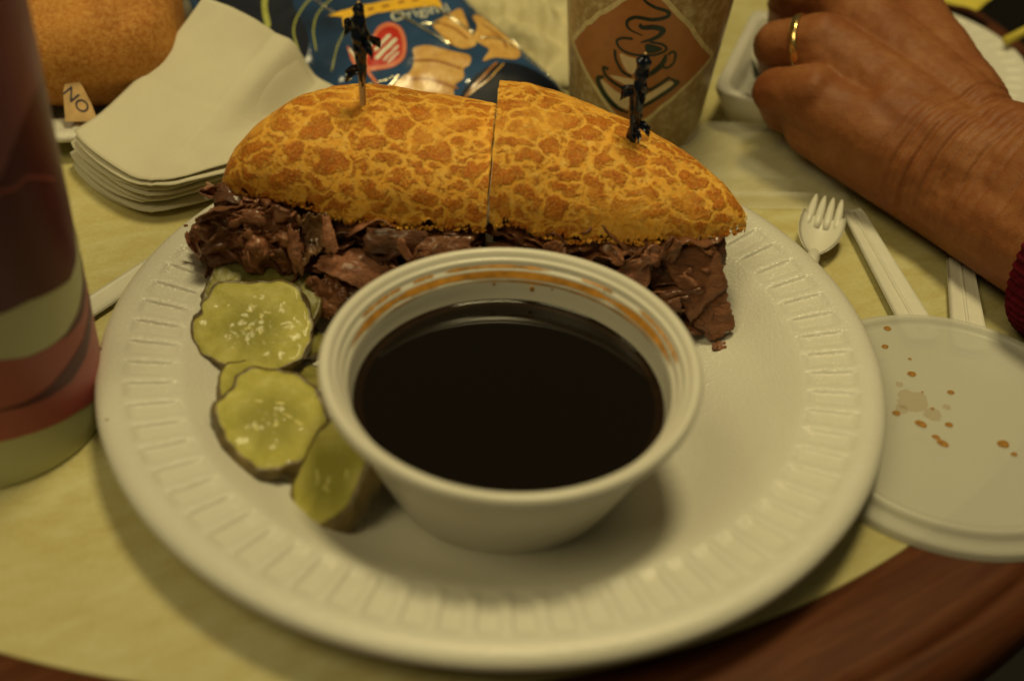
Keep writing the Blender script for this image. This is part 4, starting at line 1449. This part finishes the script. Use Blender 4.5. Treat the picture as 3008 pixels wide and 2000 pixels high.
cone_fill("emblem_fill", [(-117, 3.72), (-108, 3.50), (-99, 3.42), (-90, 3.50), (-94, 3.72), (-104, 3.78)], PALE, .014, .15, 2)
cone_line("napkin_outline", [(-121.5, 3.56), (-126.4, 3.30), (-121.6, 2.80), (-111.7, 2.32), (-101.0, 2.08)], .24, INK, .020, 8, False, tp)
cone_line("napkin_outline", [(-101.0, 2.08), (-87.8, 2.56), (-76, 3.08), (-65.6, 3.56), (-68, 3.70), (-72.4, 3.90)], .17, INK, .020, 8, False, tp)

# ------------------------------------------------------------------ clear container lid and cutlery
CLEAR = NT("clear_plastic")
CLEAR.set(col=(.9, .9, .82), rough=.12, spec=.6, alpha=.22)
cl = thing("clear_container_lid", "clear plastic container lid with a raised ridge, under the wrist shadow", "container lid", (10, 14, 0))
fr, bk = lambda x: 11.35 + .10 * (x - 7), lambda x: 17.6 + .05 * (x - 7)
sec = [(0, .05), (.25, .06), (.3, .28), (.42, .42), (.62, .44), (.75, .40), (.82, .14), (1.1, .12), (1.3, .14), (1.42, .55), (1.55, .62), (3, .62), (5.9, .62), (6.1, .55), (6.2, .15), (6.5, .06)]
vs = []
nx = 34
for i in range(nx):
    x = lerp(6.2, 13.7, i / (nx - 1))
    e = min(1, min(i, nx - 1 - i) / 2.0)
    for y, z in sec:
        vs.append((x + .1 * y, fr(x) + y * .98, .05 + z * e))
m = len(sec)
N1 = len(vs)
fs = [(i * m + j, i * m + j + 1, (i + 1) * m + j + 1, (i + 1) * m + j) for i in range(nx - 1) for j in range(m - 1)]
mesh("lid_film", vs, fs, CLEAR.m, cl)

fork = thing("plastic_fork", "white plastic fork head with tines, just beyond the plate's right rim", "fork", (11.7, 10, 0))
h0, hd = Vector((11.55, 8.6, .45)), Vector((.28, .96, .0)).normalized()
hn = Vector((hd.y, -hd.x, 0))
v, f = sheet(16, 12, lambda u, w_: h0 + hd * (2.0 * u - .4) + hn * (w_ - .5) * (1.75 * (math.sin(math.pi * (.10 + .52 * u)) ** .6)) + Vector((0, 0, .30 * abs(w_ - .5) ** 2 * 4 + .35 * u * u)), .12)
mesh("fork_head", v, f, PLASTIC, fork)
for k in range(4):
    off = (k - 1.5) * .38
    P = [h0 + hd * (1.05 + t * 1.65) + hn * off * (1 - .10 * t) + Vector((0, 0, .24 + .45 * t)) for t in [i / 6 for i in range(7)]]
    v, f = tube(P, [.12, .18, .18, .17, .155, .12, .06], 8)
    mesh("tine", v, f, PLASTIC, fork)
v, f = tube([h0 - hd * (.2 + i * .8) + Vector((0, 0, -.12)) for i in range(5)], .28, 8)
mesh("handle", v, f, PLASTIC, fork)


def utensil(name, label, cat, A, B, wa, wb, z=.35, ridge=.07):
    t = thing(name, label, cat, tuple((Vector(A) + Vector(B)) / 2 * Vector((1, 1, 0)) if False else ((A[0] + B[0]) / 2, (A[1] + B[1]) / 2, 0)))
    A, B = Vector(A), Vector(B)
    d = (B - A).normalized()
    n = Vector((-d.y, d.x, 0))
    v, f = sheet(30, 9, lambda u, w_: A.lerp(B, u) + n * (w_ - .5) * lerp(wa, wb, u) * (1 if .03 < u < .97 else .8) + Vector((0, 0, z + ridge * (abs(w_ - .5) * 2) ** 2)), .10)
    mesh("handle", v, f, PLASTIC, t)
    v, f = tube([A.lerp(B, .04 + .92 * i / 8) + Vector((0, 0, z + .05)) for i in range(9)], .07, 6)
    mesh("spine", v, f, PLASTIC, t)
    return t


utensil("plastic_knife", "wide white plastic knife running from the wrist shadow to under the lid", "knife", (13.4, 11.6, 0), (14.9, 3.6, 0), .9, 1.35)
utensil("plastic_spoon", "short white plastic spoon end near the red sleeve, partly under the lid", "spoon", (17.2, 8.6, 0), (16.5, 3.2, 0), 1.0, 1.35)

# ------------------------------------------------------------------ person: fist, wrist, sleeve, ring
per = thing("person", "resting fist with gold ring and forearm in a dark red knit sleeve", "person", (18, 10, 0))


def caps(vs, fs, a, b, ra, rb, n=16, sq=None):
    """tapered capsule with rounded ends"""
    a, b = Vector(a), Vector(b)
    d = b - a
    L = d.length
    t = d.normalized() if L > 1e-6 else Vector((0, 0, 1))
    ref = t.orthogonal().normalized()
    bi = t.cross(ref)
    base = len(vs)
    rings = []
    for i in range(7): rings.append((a - t * ra * math.cos(math.pi / 2 * i / 6), ra * math.sin(math.pi / 2 * i / 6)))
    for i in range(1, 8): rings.append((a.lerp(b, i / 8), lerp(ra, rb, i / 8)))
    for i in range(7): rings.append((b + t * rb * math.sin(math.pi / 2 * i / 6), rb * math.cos(math.pi / 2 * i / 6)))
    for c, r in rings:
        for k in range(n):
            an = 2 * math.pi * k / n
            o_ = (ref * math.cos(an) + bi * math.sin(an)) * max(r, .005)
            if sq is not None: o_ = o_ - sq[0] * o_.dot(sq[0]) * (1 - sq[1])
            vs.append(c + o_)
    m = len(rings)
    for i in range(m - 1):
        for k in range(n):
            fs.append((base + i * n + k, base + i * n + (k + 1) % n, base + (i + 1) * n + (k + 1) % n, base + (i + 1) * n + k))
    fs.append(tuple(base + k for k in range(n - 1, -1, -1)))
    fs.append(tuple(base + (m - 1) * n + k for k in range(n)))


hv, hf = [], []
J = dict(pm=(11.5, 14.6, 3.9), pp=(10.30, 15.7, 3.2), pt=(10.8, 16.2, 2.0), pt2=(12.1, 15.7, 1.9),
         rm=(12.0, 17.3, 4.8), rp=(10.40, 18.0, 4.1), rt=(10.8, 19.0, 2.7), rt2=(12.4, 18.6, 2.4),
         mm=(13.0, 20.8, 5.3), mp=(11.3, 21.4, 4.7), mt=(11.5, 22.3, 3.1), mt2=(13.2, 21.8, 2.7),
         im=(15.4, 25.0, 5.3), ip=(13.2, 25.9, 4.8), it=(12.9, 26.8, 3.3), it2=(14.6, 26.4, 2.9),
         wr=(18.5, 11.3, 2.9))
wrist = Vector(J['wr'])
hi = Vector((.30, .18, .93)).normalized()
for m_, p_, t_, t2, r0, r1 in (('pm', 'pp', 'pt', 'pt2', 1.18, 1.05), ('rm', 'rp', 'rt', 'rt2', 1.22, 1.06), ('mm', 'mp', 'mt', 'mt2', 1.3, 1.15), ('im', 'ip', 'it', 'it2', 1.3, 1.15)):
    caps(hv, hf, J[m_], J[p_], r0, r1)
    caps(hv, hf, J[p_], J[t_], r1 * .96, r1 * .85)
    caps(hv, hf, J[t_], J[t2], r1 * .85, r1 * .75)
# metacarpal body of the hand
for m_, r0 in (('pm', 1.35), ('rm', 1.55), ('mm', 1.6), ('im', 1.5)):
    e = wrist + {'pm': Vector((-1.3, -1.0, -.35)), 'rm': Vector((-.7, -.2, .2)), 'mm': Vector((0, .7, .4)), 'im': Vector((-.1, 1.0, .2))}[m_]
    mp_ = Vector(J[m_])
    caps(hv, hf, mp_ + Vector((.25, 0, -.45)), e + Vector((0, 0, 0)), r0, 1.9)
    caps(hv, hf, mp_ + Vector((.5, .2, -1.6)), e + Vector((0, 0, -.6)), 1.4, 1.7)
caps(hv, hf, (13.0, 14.0, 2.3), (16.9, 10.4, 2.1), 1.6, 1.95)   # heel of the hand, little finger side
caps(hv, hf, (14.8, 13.4, 3.1), (17.8, 10.7, 2.9), 2.1, 2.5)
caps(hv, hf, (16.2, 21.5, 3.0), (14.8, 27.0, 2.9), 1.8, 1.4)    # thumb base and thumb, beyond the frame
caps(hv, hf, (15.4, 27.0, 2.9), (14.4, 28.4, 2.4), 1.2, 1.0)
# wrist and forearm
caps(hv, hf, wrist, (20.6, 7.4, 3.1), 2.8, 2.9)
caps(hv, hf, wrist + Vector((.35, .8, 0)), (21.1, 8.4, 3.0), 2.4, 2.5)
caps(hv, hf, (16.9, 10.4, 2.1), (20.4, 5.9, 2.6), 1.95, 2.4)
caps(hv, hf, (20.9, 7.9, 3.1), (28.5, -3.0, 3.4), 3.1, 3.7)
tmp = mesh("hand_raw", hv, hf, SKIN, None, True, (0, 0, 0))
rm = tmp.modifiers.new("r", 'REMESH')
rm.mode = 'VOXEL'
rm.voxel_size = .00085
sm = tmp.modifiers.new("s", 'SMOOTH')
sm.factor = .6
sm.iterations = 22
bpy.context.view_layer.update()
dg = bpy.context.evaluated_depsgraph_get()
me = bpy.data.meshes.new_from_object(tmp.evaluated_get(dg))
bpy.data.objects.remove(tmp)
axd = Vector((.66, -.75, 0)).normalized()
per_d = Vector((axd.y, -axd.x, 0))
nrms = [v_.normal.copy() for v_ in me.vertices]
creases = [(-2.9, .06, .05), (-2.2, .14, .055), (-1.45, .18, .06), (-.75, .18, .06), (-.1, .10, .05), (.7, .13, .055), (1.6, .09, .05), (2.6, .07, .05), (-1.1, .05, .04), (-.4, .05, .04), (.3, .05, .04), (1.1, .05, .04), (-1.85, .05, .04), (-2.6, .04, .04)]
for v_, nn in zip(me.vertices, nrms):
    p = v_.co / S
    q = p - wrist
    s_ = q.dot(axd)
    c_ = q.x * .75 + q.y * .66
    d = .0
    for s0, dp, wd in creases:
        ss = s_ - s0 - .10 * c_ - .02 * c_ * c_ + .10 * nz(c_ * .8, s0, 2)
        d -= dp * .95 * math.exp(-(ss / (wd * 1.8)) ** 2) * (.75 + .5 * nz(c_ * .6, s0 * 3, 5))
    # tendons and broad unevenness over the back of the hand
    d += .10 * fbm(p.x, p.y, p.z, .45, 2) + .03 * fbm(p.x, p.y, p.z, 1.8, 2)
    d *= 1 if nn.z > -.3 else .2
    v_.co = (p + nn * d - Vector(per.location) / S) * S
me.materials.clear()
me.materials.append(SKIN)
me.shade_smooth()
ho = bpy.data.objects.new("hand", me)
scn.collection.objects.link(ho)
ho.parent = per

# gold ring round the ring finger
a, b = Vector(J['rm']), Vector(J['rp'])
rc = a.lerp(b, .42)
t = (b - a).normalized()
ref = t.orthogonal().normalized()
bi = t.cross(ref)
vs, fs = [], []
for i in range(64):
    an = 2 * math.pi * i / 64
    o_ = ref * math.cos(an) + bi * math.sin(an)
    for k in range(10):
        b_ = 2 * math.pi * k / 10
        vs.append(rc + o_ * (1.20 + .055 * math.cos(b_)) + t * (.17 * math.sin(b_)))
for i in range(64):
    for k in range(10):
        fs.append((i * 10 + k, i * 10 + (k + 1) % 10, ((i + 1) % 64) * 10 + (k + 1) % 10, ((i + 1) % 64) * 10 + k))
fixn(mesh("ring", vs, fs, GOLD, per))

# ribbed knit sleeve
A, B = Vector((20.7, 6.4, 3.1)), Vector((30.5, -7.6, 3.8))
t = (B - A).normalized()
ref = Vector((0, 0, 1))
bi = t.cross(ref).normalized()
ref = bi.cross(t)
vs, fs = [], []
nA, nL = 420, 24
prof = [(-.05, -.45), (-.16, -.25), (-.22, 0), (-.16, .2), (0, .3)] + [(x, .3 + .05 * math.sin(x)) for x in [.5 + .8 * i for i in range(18)]]
for s_, dr in prof:
    for k in range(nA):
        an = 2 * math.pi * k / nA
        rr = 3.75 + dr + .08 * math.cos(an * 60) + .15 * nz(s_ * .8, math.cos(an), math.sin(an))
        vs.append(A + t * s_ + ref * math.sin(an) * rr * .93 + bi * math.cos(an) * rr)
for i in range(len(prof) - 1):
    for k in range(nA):
        fs.append((i * nA + k, i * nA + (k + 1) % nA, (i + 1) * nA + (k + 1) % nA, (i + 1) * nA + k))
fixn(mesh("sleeve", vs, fs, KNIT, per))
